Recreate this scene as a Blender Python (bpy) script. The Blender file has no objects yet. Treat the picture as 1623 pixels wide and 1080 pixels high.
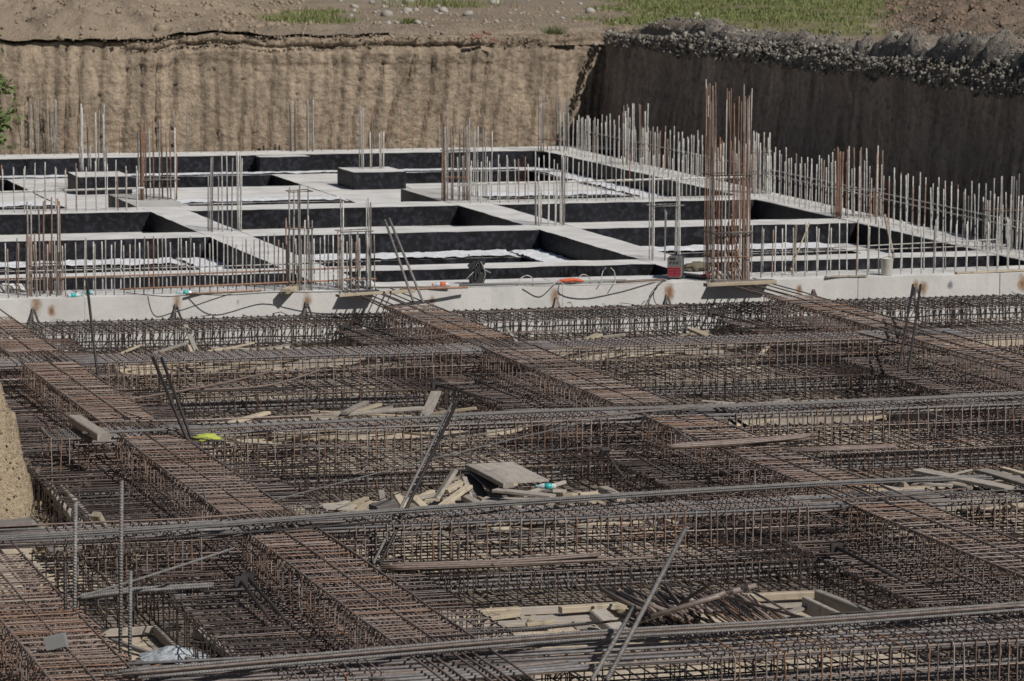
import bpy, math, random
import numpy as np
from mathutils import Vector, Matrix
random.seed(7); rng = np.random.default_rng(7)
scene = bpy.context.scene
col = scene.collection
R = math.radians
# ------------------------------------------------------------------ camera
W0, F0, CX, CY, H = 1623.0, 6048.84, 811.5, 540.0, 8.0
YAW, PITCH, ROLL = 0.283782, 0.1172875, 0.0035250
Fv = Vector((math.sin(YAW)*math.cos(PITCH), math.cos(YAW)*math.cos(PITCH), -math.sin(PITCH)))
R0 = Vector((math.cos(YAW), -math.sin(YAW), 0)); U0 = R0.cross(Fv)
Rv = R0*math.cos(ROLL) + U0*math.sin(ROLL); Uv = -R0*math.sin(ROLL) + U0*math.cos(ROLL)
CAM = Vector((0, 0, H))
cam = bpy.data.cameras.new('camera'); co = bpy.data.objects.new('camera', cam); col.objects.link(co)
m = Matrix((Rv, Uv, -Fv)).transposed().to_4x4(); m.translation = CAM
co.matrix_world = m
cam.sensor_width = 36; cam.lens = 36*F0/W0; cam.clip_start = 1; cam.clip_end = 3000
cam.dof.use_dof = True; cam.dof.focus_distance = 52; cam.dof.aperture_fstop = 5.0
scene.camera = co
# ------------------------------------------------------------------ light
SUN = Vector((0.50, -0.85, 1.0)).normalized()          # direction towards the sun
elev = math.asin(SUN.z)
w = bpy.data.worlds.new("World"); scene.world = w; w.use_nodes = True
nt = w.node_tree; bg = nt.nodes['Background']
sky = nt.nodes.new('ShaderNodeTexSky'); sky.sky_type = 'NISHITA'; sky.sun_disc = False
sky.sun_elevation = elev; sky.sun_rotation = math.atan2(SUN.x, SUN.y); sky.dust_density = 1.0
nt.links.new(sky.outputs[0], bg.inputs[0]); bg.inputs[1].default_value = 0.036
sl = bpy.data.lights.new('sun', 'SUN'); sl.energy = 4.1; sl.angle = R(0.53); sl.color = (1.0, 0.95, 0.88)
so = bpy.data.objects.new('sun', sl); col.objects.link(so)
so.rotation_euler = SUN.to_track_quat('Z', 'Y').to_euler()
scene.view_settings.view_transform = 'Standard'; scene.view_settings.look = 'None'
scene.view_settings.exposure = 0.05; scene.view_settings.gamma = 1.0
scene.cycles.max_bounces = 5; scene.cycles.diffuse_bounces = 3; scene.cycles.glossy_bounces = 2
scene.cycles.use_denoising = True

# ------------------------------------------------------------------ helpers
def ray(px, py): return (Fv*F0 + Rv*(px-CX) - Uv*(py-CY))
def P(px, py, z=0.0):                 # where the sight line meets height z
    d = ray(px, py); return CAM + d*((z-H)/d.z)
def Q(px, py, y):                     # where the sight line meets the plane at distance y
    d = ray(px, py); return CAM + d*(y/d.y)
def tag(o, label=None, cat=None, group=None, kind=None):
    if label: o['label'] = label
    if cat: o['category'] = cat
    if group: o['group'] = group
    if kind: o['kind'] = kind
    return o
def link(name, me, mat=None, parent=None, loc=None):
    o = bpy.data.objects.new(name, me); col.objects.link(o)
    if mat is not None and me is not None and not me.materials: me.materials.append(mat)
    if parent: o.parent = parent
    if loc is not None: o.location = loc
    return o
def empty(name, loc=(0, 0, 0)):
    o = bpy.data.objects.new(name, None); col.objects.link(o); o.location = loc; o.empty_display_size = .2
    return o
def mesh(name, v, f, smooth=False, uv=None):
    me = bpy.data.meshes.new(name); me.from_pydata([tuple(a) for a in v], [], f)
    if uv is not None:
        l = me.uv_layers.new(name='UVMap')
        for i, lp in enumerate(me.loops): l.data[i].uv = uv[lp.vertex_index]
    if smooth: me.polygons.foreach_set('use_smooth', [True]*len(me.polygons))
    me.update(); return me
class MB:
    def __init__(s): s.v = []; s.f = []; s.uv = []; s.mi = []
    def box(s, x0, x1, y0, y1, z0, z1, mats=None):
        n = len(s.v)
        for z in (z0, z1):
            for y in (y0, y1):
                for x in (x0, x1): s.v.append((x, y, z)); s.uv.append((x, y))
        q = [(0, 2, 3, 1), (4, 5, 7, 6), (0, 1, 5, 4), (2, 6, 7, 3), (0, 4, 6, 2), (1, 3, 7, 5)]
        for i, a in enumerate(q): s.f.append(tuple(n+k for k in a)); s.mi.append(0 if not mats else mats[i])
        return s
    def tube(s, pts, r, k=6, closed=False, cap=True):
        pts = [Vector(p) for p in pts]; n = len(pts); base = len(s.v)
        prev = None; L = 0
        for i, p in enumerate(pts):
            if closed: t = (pts[(i+1) % n]-pts[i-1])
            else: t = pts[min(i+1, n-1)]-pts[max(i-1, 0)]
            t.normalize()
            if prev is None:
                a = Vector((0, 0, 1)) if abs(t.z) < .9 else Vector((1, 0, 0))
                nn = t.cross(a).normalized()
            else:
                nn = (prev - t*prev.dot(t)).normalized()
            prev = nn; b = t.cross(nn)
            if i: L += (pts[i]-pts[i-1]).length
            rr = r[i] if isinstance(r, (list, tuple)) else r
            for j in range(k):
                a = 2*math.pi*j/k; s.v.append(p+nn*(rr*math.cos(a))+b*(rr*math.sin(a))); s.uv.append((j/k, L))
        m = n if closed else n-1
        for i in range(m):
            for j in range(k):
                a, b2 = base+i*k+j, base+i*k+(j+1) % k
                c, d = base+((i+1) % n)*k+(j+1) % k, base+((i+1) % n)*k+j
                s.f.append((a, b2, c, d)); s.mi.append(0)
        if not closed and cap:
            s.f.append(tuple(base+j for j in range(k))[::-1]); s.f.append(tuple(base+(n-1)*k+j for j in range(k))); s.mi += [0, 0]
        return s
    def obox(s, a, b, w, t, up=Vector((0, 0, 1)), n=1, jit=0):   # plank from a to b, width w, thickness t
        a = Vector(a); b = Vector(b); d = (b-a).normalized(); sd = d.cross(up)
        if sd.length < .01: sd = d.cross(Vector((1, 0, 0)))
        sd.normalize(); u = sd.cross(d).normalized(); base = len(s.v); bv = min(w, t)*.12
        prof = [(-w/2+bv, -t/2), (w/2-bv, -t/2), (w/2, -t/2+bv), (w/2, t/2-bv), (w/2-bv, t/2), (-w/2+bv, t/2), (-w/2, t/2-bv), (-w/2, -t/2+bv)]
        L = (b-a).length
        for i in range(n+1):
            c = a+(b-a)*(i/n)
            off = u*(random.uniform(-jit, jit) if 0 < i < n else 0)
            for (x, y) in prof: s.v.append(c+off+sd*x+u*y); s.uv.append((x+y*.5, L*i/n))
        for i in range(n):
            for j in range(8):
                s.f.append((base+i*8+j, base+i*8+(j+1) % 8, base+(i+1)*8+(j+1) % 8, base+(i+1)*8+j)); s.mi.append(0)
        s.f.append(tuple(base+j for j in range(8))[::-1]); s.f.append(tuple(base+n*8+j for j in range(8))); s.mi += [0, 0]
        return s
    def me(s, name, smooth=False, mats=None):
        me = mesh(name, s.v, s.f, smooth, s.uv)
        if mats:
            for a in mats: me.materials.append(a)
            me.polygons.foreach_set('material_index', s.mi)
        return me
    def build(s, name, mat, parent=None, smooth=False, loc=None):
        return link(name, s.me(name, smooth), mat, parent, loc)
def _hash(ix, iy, seed):
    h = (ix.astype(np.int64)*374761393 + iy.astype(np.int64)*668265263 + seed*1442695041) & 0xffffffff
    h = ((h ^ (h >> 13))*1274126177) & 0xffffffff
    return ((h ^ (h >> 16)) & 0xffff)/65535.0
def vnoise(x, y, seed=0):
    ix = np.floor(x); iy = np.floor(y); fx = x-ix; fy = y-iy; ix = ix.astype(int); iy = iy.astype(int)
    fx = fx*fx*(3-2*fx); fy = fy*fy*(3-2*fy)
    a = _hash(ix, iy, seed); b = _hash(ix+1, iy, seed); c = _hash(ix, iy+1, seed); d = _hash(ix+1, iy+1, seed)
    return (a*(1-fx)+b*fx)*(1-fy)+(c*(1-fx)+d*fx)*fy
def fbm(x, y, o=4, seed=0, g=.5):
    t = 0; a = 1; n = 0
    for i in range(o): t = t+a*(vnoise(x*2**i, y*2**i, seed+i)-.5); n += a; a *= g
    return t/n*2
def ridged(x, y, o=4, seed=0):
    t = 0; a = 1; n = 0
    for i in range(o): t = t+a*(1-abs(2*vnoise(x*2**i, y*2**i, seed+i)-1)); n += a; a *= .5
    return t/n
def grid_obj(name, X, Y, Z, mat, keep=None, parent=None, smooth=True):
    nu, nv = X.shape; idx = np.arange(nu*nv).reshape(nu, nv)
    q = np.stack([idx[:-1, :-1], idx[1:, :-1], idx[1:, 1:], idx[:-1, 1:]], -1).reshape(-1, 4)
    if keep is not None: q = q[keep[:-1, :-1].reshape(-1)]
    me = bpy.data.meshes.new(name); V = np.stack([X, Y, Z], -1).reshape(-1, 3).astype('f')
    used = np.unique(q); remap = np.zeros(nu*nv, int); remap[used] = np.arange(len(used)); V = V[used]; q = remap[q]
    me.vertices.add(len(V)); me.vertices.foreach_set('co', V.ravel())
    me.loops.add(q.size); me.loops.foreach_set('vertex_index', q.ravel().astype('i'))
    me.polygons.add(len(q)); me.polygons.foreach_set('loop_start', np.arange(0, q.size, 4).astype('i'))
    me.polygons.foreach_set('use_smooth', np.full(len(q), smooth)); me.update(calc_edges=True); me.validate()
    return link(name, me, mat, parent)
# ------------------------------------------------------------------ materials
class NM:
    def __init__(s, name, rough=.8, metal=0.0, spec=.5):
        s.m = bpy.data.materials.new(name); s.m.use_nodes = True; s.t = s.m.node_tree; s.b = s.t.nodes['Principled BSDF']
        s.b.inputs['Roughness'].default_value = rough; s.b.inputs['Metallic'].default_value = metal
        s.b.inputs['Specular IOR Level'].default_value = spec
    def n(s, ty, **k):
        a = s.t.nodes.new(ty)
        for q, v in k.items():
            if q in ('i',):
                for kk, vv in v.items():
                    if isinstance(vv, bpy.types.NodeSocket): s.t.links.new(vv, a.inputs[kk])
                    else: a.inputs[kk].default_value = vv
            else: setattr(a, q, v)
        return a
    def obj(s): return s.n('ShaderNodeTexCoord').outputs['Object']
    def noise(s, scale, detail=4, vec=None, rough=.55, sc=None, out=0):
        v = vec or s.obj()
        if sc: v = s.n('ShaderNodeMapping', i={0: v, 'Scale': sc}).outputs[0]
        return s.n('ShaderNodeTexNoise', i={'Vector': v, 'Scale': scale, 'Detail': detail, 'Roughness': rough}).outputs[out]
    def ramp(s, fac, stops, interp='LINEAR'):
        r = s.n('ShaderNodeValToRGB', i={0: fac}); e = r.color_ramp; e.interpolation = interp
        while len(e.elements) < len(stops): e.elements.new(.5)
        for el, (p, c) in zip(e.elements, stops):
            el.position = p; el.color = (*c, 1) if isinstance(c, tuple) else (c, c, c, 1)
        return r.outputs[0]
    def mix(s, f, a, b, mode='MIX'):
        x = s.n('ShaderNodeMix', data_type='RGBA', blend_type=mode)
        for i, v in ((0, f), (6, a), (7, b)):
            if isinstance(v, bpy.types.NodeSocket): s.t.links.new(v, x.inputs[i])
            else: x.inputs[i].default_value = (*v, 1) if isinstance(v, tuple) else v
        return x.outputs[2]
    def math(s, op, a, b=0.0, c=None):
        x = s.n('ShaderNodeMath', operation=op)
        for i, v in enumerate((a, b) if c is None else (a, b, c)):
            if isinstance(v, bpy.types.NodeSocket): s.t.links.new(v, x.inputs[i])
            else: x.inputs[i].default_value = v
        return x.outputs[0]
    def base(s, c):
        if isinstance(c, bpy.types.NodeSocket): s.t.links.new(c, s.b.inputs['Base Color'])
        else: s.b.inputs['Base Color'].default_value = (*c, 1)
    def bump(s, h, st=.5, d=.02):
        b = s.n('ShaderNodeBump', i={'Height': h, 'Strength': st, 'Distance': d}); s.t.links.new(b.outputs[0], s.b.inputs['Normal'])
def steel(name, stops, rough=.55, metal=.25, ribs=0.0, spec=.5, mixr=.5):
    k = NM(name, rough, metal, spec)
    rnd = k.n('ShaderNodeObjectInfo').outputs['Random']
    c = k.ramp(rnd, [(p_, tuple(q_*(1 if 'coated' in name or 'dull' in name else (.5 if 'weathered' in name else .88)) for q_ in cc_)) for p_, cc_ in stops])  # weathered mesh gets half tone, shade put into its colour
    g = k.n('ShaderNodeNewGeometry').outputs['Position']
    nz = k.noise(1.6, 3, vec=g); c = k.mix(k.ramp(nz, [(.42, 0.0), (.7, mixr)]), c, k.mix(.6, c, (.13, .062, .034)))
    n2 = k.noise(14, 2, vec=g); c = k.mix(1.0, c, k.ramp(n2, [(.3, .72), (.7, 1.25)]), 'MULTIPLY')
    k.base(c)
    if ribs:
        uv = k.n('ShaderNodeTexCoord').outputs['UV']
        sep = k.n('ShaderNodeSeparateXYZ', i={0: uv})
        v = k.math('ADD', k.math('MULTIPLY', sep.outputs[1], 2*math.pi/ribs), k.math('MULTIPLY', sep.outputs[0], 2*math.pi))
        h = k.math('POWER', k.math('MULTIPLY_ADD', k.math('SINE', v), .5, .5), 3.0)
        k.bump(h, 1.0, .006)
        k.base(k.mix(1.0, c, k.ramp(h, [(0, .62), (.7, 1.2)]), 'MULTIPLY'))
    return k.m
M = {}
M['stir'] = steel('stirrup_steel', [(0, (.15, .105, .085)), (.3, (.24, .185, .16)), (.65, (.32, .265, .24)), (.82, (.24, .15, .105)), (1, (.29, .155, .085))], mixr=.45, metal=.05)
M['stir_rust'] = steel('rusty_stirrup_steel', [(0, (.16, .115, .095)), (.4, (.31, .25, .22)), (.75, (.25, .175, .14)), (1, (.29, .16, .10))], mixr=.45, metal=.05)
M['low'] = steel('weathered_mesh_steel', [(0, (.10, .08, .078)), (.4, (.19, .16, .155)), (.75, (.13, .095, .085)), (1, (.20, .12, .09))], .42, .45, mixr=.2)  # rusty mesh steel, darkened so the low cages carry painted shade
M['main'] = steel('grey_main_bar_steel', [(0, (.13, .128, .135)), (.5, (.21, .20, .20)), (.8, (.18, .145, .13)), (1, (.17, .165, .175))], .62, .1, mixr=.15, spec=.3)
M['mainb'] = steel('brown_main_bar_steel', [(0, (.17, .13, .11)), (.5, (.23, .19, .17)), (1, (.17, .12, .10))], .6, .1, mixr=.2)
M['loose'] = steel('loose_grey_bar_steel', [(0, (.20, .197, .197)), (.5, (.27, .262, .255)), (1, (.22, .207, .198))], .55, .15, ribs=.035, mixr=.15)
M['dark'] = steel('dark_oiled_steel', [(0, (.05, .045, .045)), (1, (.09, .08, .08))], .5, .4, ribs=.04)
M['dowel'] = steel('pale_cement_coated_steel', [(0, (.34, .33, .31)), (.45, (.46, .45, .43)), (.88, (.58, .57, .55)), (.97, (.36, .30, .26)), (1, (.30, .18, .12))], .75, .05, mixr=.2)
M['dowel_grey'] = steel('dull_grey_bar_steel', [(0, (.15, .14, .135)), (.5, (.27, .255, .24)), (1, (.38, .37, .355))], .7, .1, mixr=.2)
M['dowel_rust'] = steel('rusty_bar_steel', [(0, (.26, .16, .12)), (.5, (.34, .20, .135)), (.8, (.23, .165, .135)), (1, (.40, .21, .12))], .8, .05)

def soil(name, c1, c2, c3, sc=1.0, bump=.08, rgh=.95, streak=False):
    k = NM(name, rgh, 0, .2)
    a = k.noise(.5*sc, 5); b = k.noise(6*sc, 6); c = k.noise(32*sc, 3)
    x = k.mix(k.ramp(a, [(.35, 0.0), (.65, 1.0)]), c1, c2)
    x = k.mix(k.ramp(b, [(.45, 0.0), (.68, .8)]), x, c3)
    x = k.mix(1.0, x, k.ramp(c, [(.25, .7), (.75, 1.3)]), 'MULTIPLY')
    if streak:
        s = k.noise(2.6, 4, sc=(1, 1, .06)); x = k.mix(1.0, x, k.ramp(s, [(.32, .62), (.68, 1.28)]), 'MULTIPLY')
    k.base(x)
    h = k.math('ADD', k.math('MULTIPLY', b, 1.0), k.math('MULTIPLY', c, .35)); k.bump(h, 1.0, bump*1.6)
    return k.m
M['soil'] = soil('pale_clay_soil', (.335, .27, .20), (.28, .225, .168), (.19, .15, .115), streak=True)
M['soil_r'] = soil('shaded_clay_soil', (.31, .255, .21), (.25, .205, .175), (.17, .14, .115), streak=True)  # same clay as the far bank, toned down for the shaded side
M['sand'] = soil('yellow_sand', (.40, .325, .225), (.35, .28, .195), (.28, .22, .15), 2.0, .05)
M['floor'] = soil('blinding_layer', (.25, .21, .17), (.19, .16, .13), (.14, .115, .095), 1.5, .03)  # dark tone paints shade under the cages; openings get a lighter mix
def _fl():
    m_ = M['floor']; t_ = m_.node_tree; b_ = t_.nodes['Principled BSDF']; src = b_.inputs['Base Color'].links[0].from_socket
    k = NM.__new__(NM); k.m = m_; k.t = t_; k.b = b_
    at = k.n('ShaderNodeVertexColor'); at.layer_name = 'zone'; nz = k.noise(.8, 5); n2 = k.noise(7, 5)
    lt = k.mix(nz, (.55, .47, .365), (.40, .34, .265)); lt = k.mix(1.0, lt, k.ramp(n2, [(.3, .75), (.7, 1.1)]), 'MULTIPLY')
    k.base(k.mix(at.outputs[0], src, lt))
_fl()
# upper ground: clay, grey rubble near the rim, red earth far right
def upper_mat():
    k = NM('upper_ground_soil', .95, 0, .2)
    at = k.n('ShaderNodeVertexColor'); at.layer_name = 'zone'
    sep = k.n('ShaderNodeSeparateColor', i={0: at.outputs[0]})
    b = k.noise(5, 6); c = k.noise(26, 4); a = k.noise(.4, 4)
    cl = k.mix(k.ramp(a, [(.35, 0.0), (.65, 1.0)]), (.30, .24, .18), (.23, .185, .14))
    vor = k.n('ShaderNodeTexVoronoi', i={'Vector': k.obj(), 'Scale': 7.0})
    gr = k.ramp(vor.outputs['Color'], [(0, (.10, .09, .08)), (.5, (.20, .18, .155)), (1, (.32, .295, .26))])
    rd = k.mix(b, (.23, .18, .14), (.15, .115, .085))
    gn = k.mix(b, (.12, .13, .055), (.22, .19, .11))
    x = k.mix(sep.outputs[0], cl, gr); x = k.mix(sep.outputs[1], x, gn); x = k.mix(sep.outputs[2], x, rd)
    x = k.mix(1.0, x, k.ramp(c, [(.25, .62), (.75, 1.35)]), 'MULTIPLY')
    k.base(x); k.bump(k.math('ADD', b, k.math('MULTIPLY', c, .5)), 1.0, .12)
    return k.m
M['upper'] = upper_mat()
def concrete(name, c, dirt=(.36, .35, .33), stains=None):
    k = NM(name, .85, 0, .3)
    a = k.noise(1.3, 6); b = k.noise(9, 5); f = k.noise(60, 3)
    x = k.mix(k.ramp(a, [(.40, 0.0), (.68, .9)]), c, dirt)
    x = k.mix(k.ramp(b, [(.55, 0.0), (.75, .45)]), x, dirt)
    x = k.mix(1.0, x, k.ramp(f, [(.3, .9), (.7, 1.07)]), 'MULTIPLY')
    if stains:
        g = k.n('ShaderNodeNewGeometry').outputs['Position']; sp = k.n('ShaderNodeSeparateXYZ', i={0: g})
        nz = k.noise(6, 4, vec=g)
        for (sx, sz, r, cc) in stains:
            dx = k.math('DIVIDE', k.math('SUBTRACT', sp.outputs[0], sx), r*.62)
            dz = k.math('DIVIDE', k.math('SUBTRACT', sp.outputs[2], sz), r)
            d = k.math('SQRT', k.math('ADD', k.math('MULTIPLY', dx, dx), k.math('MULTIPLY', dz, dz)))
            d = k.math('ADD', d, k.math('MULTIPLY', k.math('SUBTRACT', nz, .5), 1.4))
            x = k.mix(k.ramp(d, [(.1, .95), (.5, .6), (1.0, 0.0)]), x, cc)
    k.base(x); k.bump(k.math('ADD', b, k.math('MULTIPLY', f, .3)), .5, .012)
    return k.m
STAINS = []
for px, py, r in ((58, 487, .2), (82, 494, .14), (281, 480, .17), (487, 476, .18), (879, 470, .2), (1061, 463, .19), (1267, 459, .13), (1452, 453, .15), (1463, 457, .19), (1621, 449, .22), (685, 476, .12)):
    v = Q(px, py, 74.2); STAINS.append((v.x, v.z, r*1.1, (.20, .09, .022)))
v = Q(1506, 452, 74.2); STAINS.append((v.x, v.z, .12, (.16, .165, .19)))
v = Q(377, 479, 74.2); STAINS.append((v.x, v.z, .07, (.2, .2, .21)))
M['wall'] = concrete('wall_concrete', (.56, .555, .54), (.47, .465, .45), STAINS)
M['top'] = concrete('pale_concrete', (.61, .605, .595), (.44, .435, .425))
M['conc2'] = concrete('grey_concrete', (.45, .44, .42), (.34, .33, .31))
k = NM('bitumen_coating', .5, 0, .15)
a = k.noise(1.1, 6); b = k.noise(7, 5); f = k.noise(30, 2)
x = k.ramp(a, [(.35, (.006, .006, .007)), (.65, (.014, .015, .019))])
x = k.mix(k.ramp(b, [(.48, 0.0), (.68, .85)]), x, (.034, .036, .048))
x = k.mix(k.ramp(f, [(.735, 0.0), (.76, .6)]), x, (.25, .25, .27)); k.base(x); k.bump(b, .6, .02); M['black'] = k.m
k = NM('white_plastic_film', .45, 0, .5); a = k.noise(5, 4); k.base(k.mix(a, (.75, .77, .82), (.62, .63, .66))); k.bump(k.noise(9, 5), .7, .04); M['film'] = k.m
k = NM('clear_crumpled_plastic', .25, 0, .8); a = k.noise(9, 5); k.base(k.mix(a, (.28, .31, .34), (.45, .48, .50))); k.bump(k.noise(12, 5), 1, .05); M['plastic'] = k.m
def wood(name, c1, c2):
    k = NM(name, .8, 0, .25)
    uv = k.n('ShaderNodeTexCoord').outputs['UV']; rnd = k.n('ShaderNodeObjectInfo').outputs['Random']
    off = k.n('ShaderNodeCombineXYZ', i={0: rnd, 1: k.math('MULTIPLY', rnd, 7.0)}); v = k.n('ShaderNodeVectorMath', operation='ADD', i={0: uv, 1: off.outputs[0]}).outputs[0]
    g = k.noise(1, 6, vec=v, sc=(42, 2.2, 1), rough=.65); s = k.noise(2.5, 3, vec=v)
    x = k.mix(k.ramp(g, [(.35, 0.0), (.68, 1.0)]), c1, c2); x = k.mix(k.ramp(s, [(.55, 0.0), (.75, .6)]), x, (.20, .185, .17))
    x = k.mix(1.0, x, k.ramp(rnd, [(0, .7), (1, 1.2)]), 'MULTIPLY'); sp_ = k.noise(9, 4, vec=v); x = k.mix(k.ramp(sp_, [(.60, 0.0), (.66, .6)]), x, (.40, .39, .37)); d_ = k.noise(5, 5, vec=v); x = k.mix(k.ramp(d_, [(.56, 0.0), (.72, .65)]), x, (.13, .11, .09)); k.base(x); k.bump(g, .6, .006); return k.m
M['wood'] = wood('fresh_timber', (.44, .38, .29), (.33, .275, .20))
M['oldwood'] = wood('grey_timber', (.37, .335, .295), (.26, .232, .205))
M['darkwood'] = wood('dark_wet_board', (.17, .155, .15), (.12, .11, .11))
def plain(name, c, rough=.6, metal=0, c2=None, sc=8):
    k = NM(name, rough, metal); k.base(k.mix(k.noise(sc, 4), c, c2 or tuple(q*.7 for q in c))); k.bump(k.noise(sc*3, 3), .2, .005); return k.m
M['grey'] = plain('grey_painted_metal', (.30, .30, .29), .5, .1)
M['panel'] = plain('dark_panel', (.16, .16, .16), .5)
M['red'] = plain('red_plastic', (.36, .03, .05), .5)
M['rubber'] = plain('black_rubber', (.02, .02, .022), .6)
M['white_cable'] = plain('white_cable', (.45, .43, .40), .6)
M['pail'] = plain('white_pail_plastic', (.55, .54, .48), .5, 0, (.38, .37, .33), 5)
M['teal'] = plain('turquoise_label', (.04, .45, .48), .4)
M['bottle'] = plain('clear_bottle_plastic', (.55, .62, .64), .15)
M['orange'] = plain('orange_rag', (.62, .13, .06), .8)
M['yellow'] = plain('yellow_green_fabric', (.42, .46, .09), .8, 0, (.30, .34, .06), 14)
M['rag'] = plain('olive_cloth', (.17, .15, .10), .9, 0, (.07, .065, .05), 12)
M['brick'] = plain('red_brick', (.26, .14, .105), .9)
k = NM('river_stone', .85); rr = k.n('ShaderNodeObjectInfo').outputs['Random']; k.base(k.mix(k.noise(7, 4), k.ramp(rr, [(0, (.27, .245, .215)), (.5, (.37, .35, .325)), (1, (.22, .205, .19))]), (.30, .28, .25))); M['stone'] = k.m
def leafm(name, c1, c2):
    k = NM(name, .6, 0, .3); k.base(k.mix(k.noise(3, 3), c1, c2)); k.b.inputs['Subsurface Weight'].default_value = 0; return k.m
M['leaf'] = leafm('green_leaf', (.085, .14, .04), (.13, .19, .06))
M['grass'] = leafm('meadow_grass', (.10, .155, .04), (.22, .21, .09))
M['weed'] = leafm('dry_weed', (.20, .20, .10), (.13, .16, .06))
M['bark'] = plain('grey_bark', (.16, .13, .10), .9)

# ------------------------------------------------------------------ ground and pit
X, Y = np.meshgrid(np.concatenate([np.linspace(-900, -20, 12), np.linspace(-15, 60, 260), np.linspace(80, 900, 10)]),
                   np.concatenate([np.linspace(-900, 20, 10), np.linspace(25, 118, 300)]), indexing='ij')
Z = -1.05 + .03*fbm(X*1.2, Y*1.2, 4, 3) + .012*fbm(X*7, Y*7, 2, 9)
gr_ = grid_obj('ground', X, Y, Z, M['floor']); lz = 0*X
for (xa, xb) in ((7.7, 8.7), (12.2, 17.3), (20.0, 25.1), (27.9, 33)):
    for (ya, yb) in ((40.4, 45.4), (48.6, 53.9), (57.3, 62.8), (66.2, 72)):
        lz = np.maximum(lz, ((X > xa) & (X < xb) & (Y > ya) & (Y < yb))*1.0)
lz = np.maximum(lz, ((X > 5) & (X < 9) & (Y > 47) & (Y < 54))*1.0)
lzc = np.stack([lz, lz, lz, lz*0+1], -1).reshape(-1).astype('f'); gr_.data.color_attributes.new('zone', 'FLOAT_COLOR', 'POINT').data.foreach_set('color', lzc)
tag(gr_, 'pale tan compacted blinding layer at the bottom of the pit', kind='structure')
def top_z(x): return 3.50+.22*fbm(x*.45, x*0+11, 3, 44)+.07*fbm(x*2.5, x*0+5, 3, 45)
def far_edge(x): return 116.0+.25*fbm(x*.35, x*0+2, 3, 5)
def rt_edge(y): return 36.7+.3*fbm(y*.3, y*0+7, 3, 6)
# far wall sheet, scraped by the digger's teeth
u = np.linspace(-40, 37.6, 1100); vv = np.linspace(0, 1, 110)
U, V = np.meshgrid(u, vv, indexing='ij')
lean = np.where(U > 22, (U-22)*.10, 0)*(1-V)
g = (U+lean+1.1*fbm(U*.35, V*.35, 3, 31)+.05*fbm(U*2, V*9, 3, 37))/.50
sc = 1-(g % 1)**2.6
amp = .5+1.0*vnoise(U*1.5, V*1.2, 12)*vnoise(U*.4+3, V*.8, 14)*1.6
Zw = -1.2+(1.2+top_z(U))*V
Yw = far_edge(U)+1.1*V**1.0*.8 - .20*sc*amp*np.clip((1-V)*6, 0, 1)*np.clip(V*8, .2, 1) + .30*fbm(U*.35, Zw*.35, 3, 17)+.07*fbm(U*5, Zw*3.0, 5, 23)+.05*ridged(U*9, Zw*6, 3, 24)
crust = np.clip((V-.93)/.02, 0, 1)
cm = np.clip((U-21.5)/.6, 0, 1)*np.clip((34-U)/1.5, 0.25, 1)
Yw = Yw - crust*(.12+.16*fbm(U*1.1, U*0+3, 3, 51))*cm
Yw = Yw + np.exp(-((V-.925)/.009)**2)*.12*cm - np.clip((V-.8)/.08, 0, 1)*cm*np.clip((.9-V)/.02, 0, 1)*(.10+.12*ridged(U*2, V*9, 4, 55))
Yw = Yw+np.clip((V-.985)/.015, 0, 1)*.9
tag(grid_obj('far_pit_wall', U, Yw, Zw, M['soil']), 'steep sunlit clay bank scraped by digger teeth', kind='structure')
u = np.linspace(20, 118.0, 1100); U, V = np.meshgrid(u, vv, indexing='ij')
g = (U+.4*V+.3*fbm(U*.3, V*2, 2, 33))/.45; sc = np.abs(((g % 1)-.5)*2)**1.5
Zw = -1.2+(1.2+3.35+.2*fbm(U*.5, U*0+9, 3, 43))*V
Xw = rt_edge(U)+.60*V-.08*sc*np.clip((1-V)*5, 0, 1)+.22*fbm(U*.5, Zw*.8, 4, 19)+.08*ridged(U*3, Zw*3, 4, 29)
Xw = Xw - np.clip((V-.80)/.2, 0, 1)*(.12+.3*fbm(U*1.3, V*3, 4, 53))
Xw = Xw+np.clip((V-.965)/.035, 0, 1)*1.8
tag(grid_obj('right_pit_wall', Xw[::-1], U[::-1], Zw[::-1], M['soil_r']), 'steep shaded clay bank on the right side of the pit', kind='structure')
# upper ground, one sheet to the horizon
xl = np.concatenate([np.linspace(-1500, -60, 10), np.linspace(-50, 12, 40), np.linspace(12.3, 64, 250), np.linspace(66, 1500, 20)])
yl = np.concatenate([np.linspace(-1500, 0, 8), np.linspace(10, 70, 50), np.linspace(70.3, 172, 420), np.linspace(176, 2500, 24)])
X, Y = np.meshgrid(xl, yl, indexing='ij')
fe = far_edge(X)+.60; re = rt_edge(Y)+.46
inside = (X < re) & (Y < fe)
df = np.where(Y > fe, np.clip(Y-fe, 0, 99), 99); dr = np.where(X > re, np.clip(X-re, 0, 99), 99); dd = np.where(inside, 0, np.minimum(np.where(X < re, df, 99), np.where(Y < fe, dr, 99)))
dd = np.where((X >= re) & (Y >= fe), np.hypot(X-re, Y-fe), dd)
Z = 3.55+.18*fbm(X*.25, Y*.25, 4, 61)
lump = ridged(X*.9, Y*.9, 4, 66)
leftm = np.clip((25.5-(X-(Y-117)*.28))/7, 0, 1)*np.clip((Y-115)/3, 0, 1)
Z += leftm*(.5+np.clip((Y-118)/22, 0, 1)*2.4+1.0*(lump-.5)+.45*fbm(X*1.6, Y*1.6, 3, 71)+.16*ridged(X*4, Y*4, 3, 73))
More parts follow.
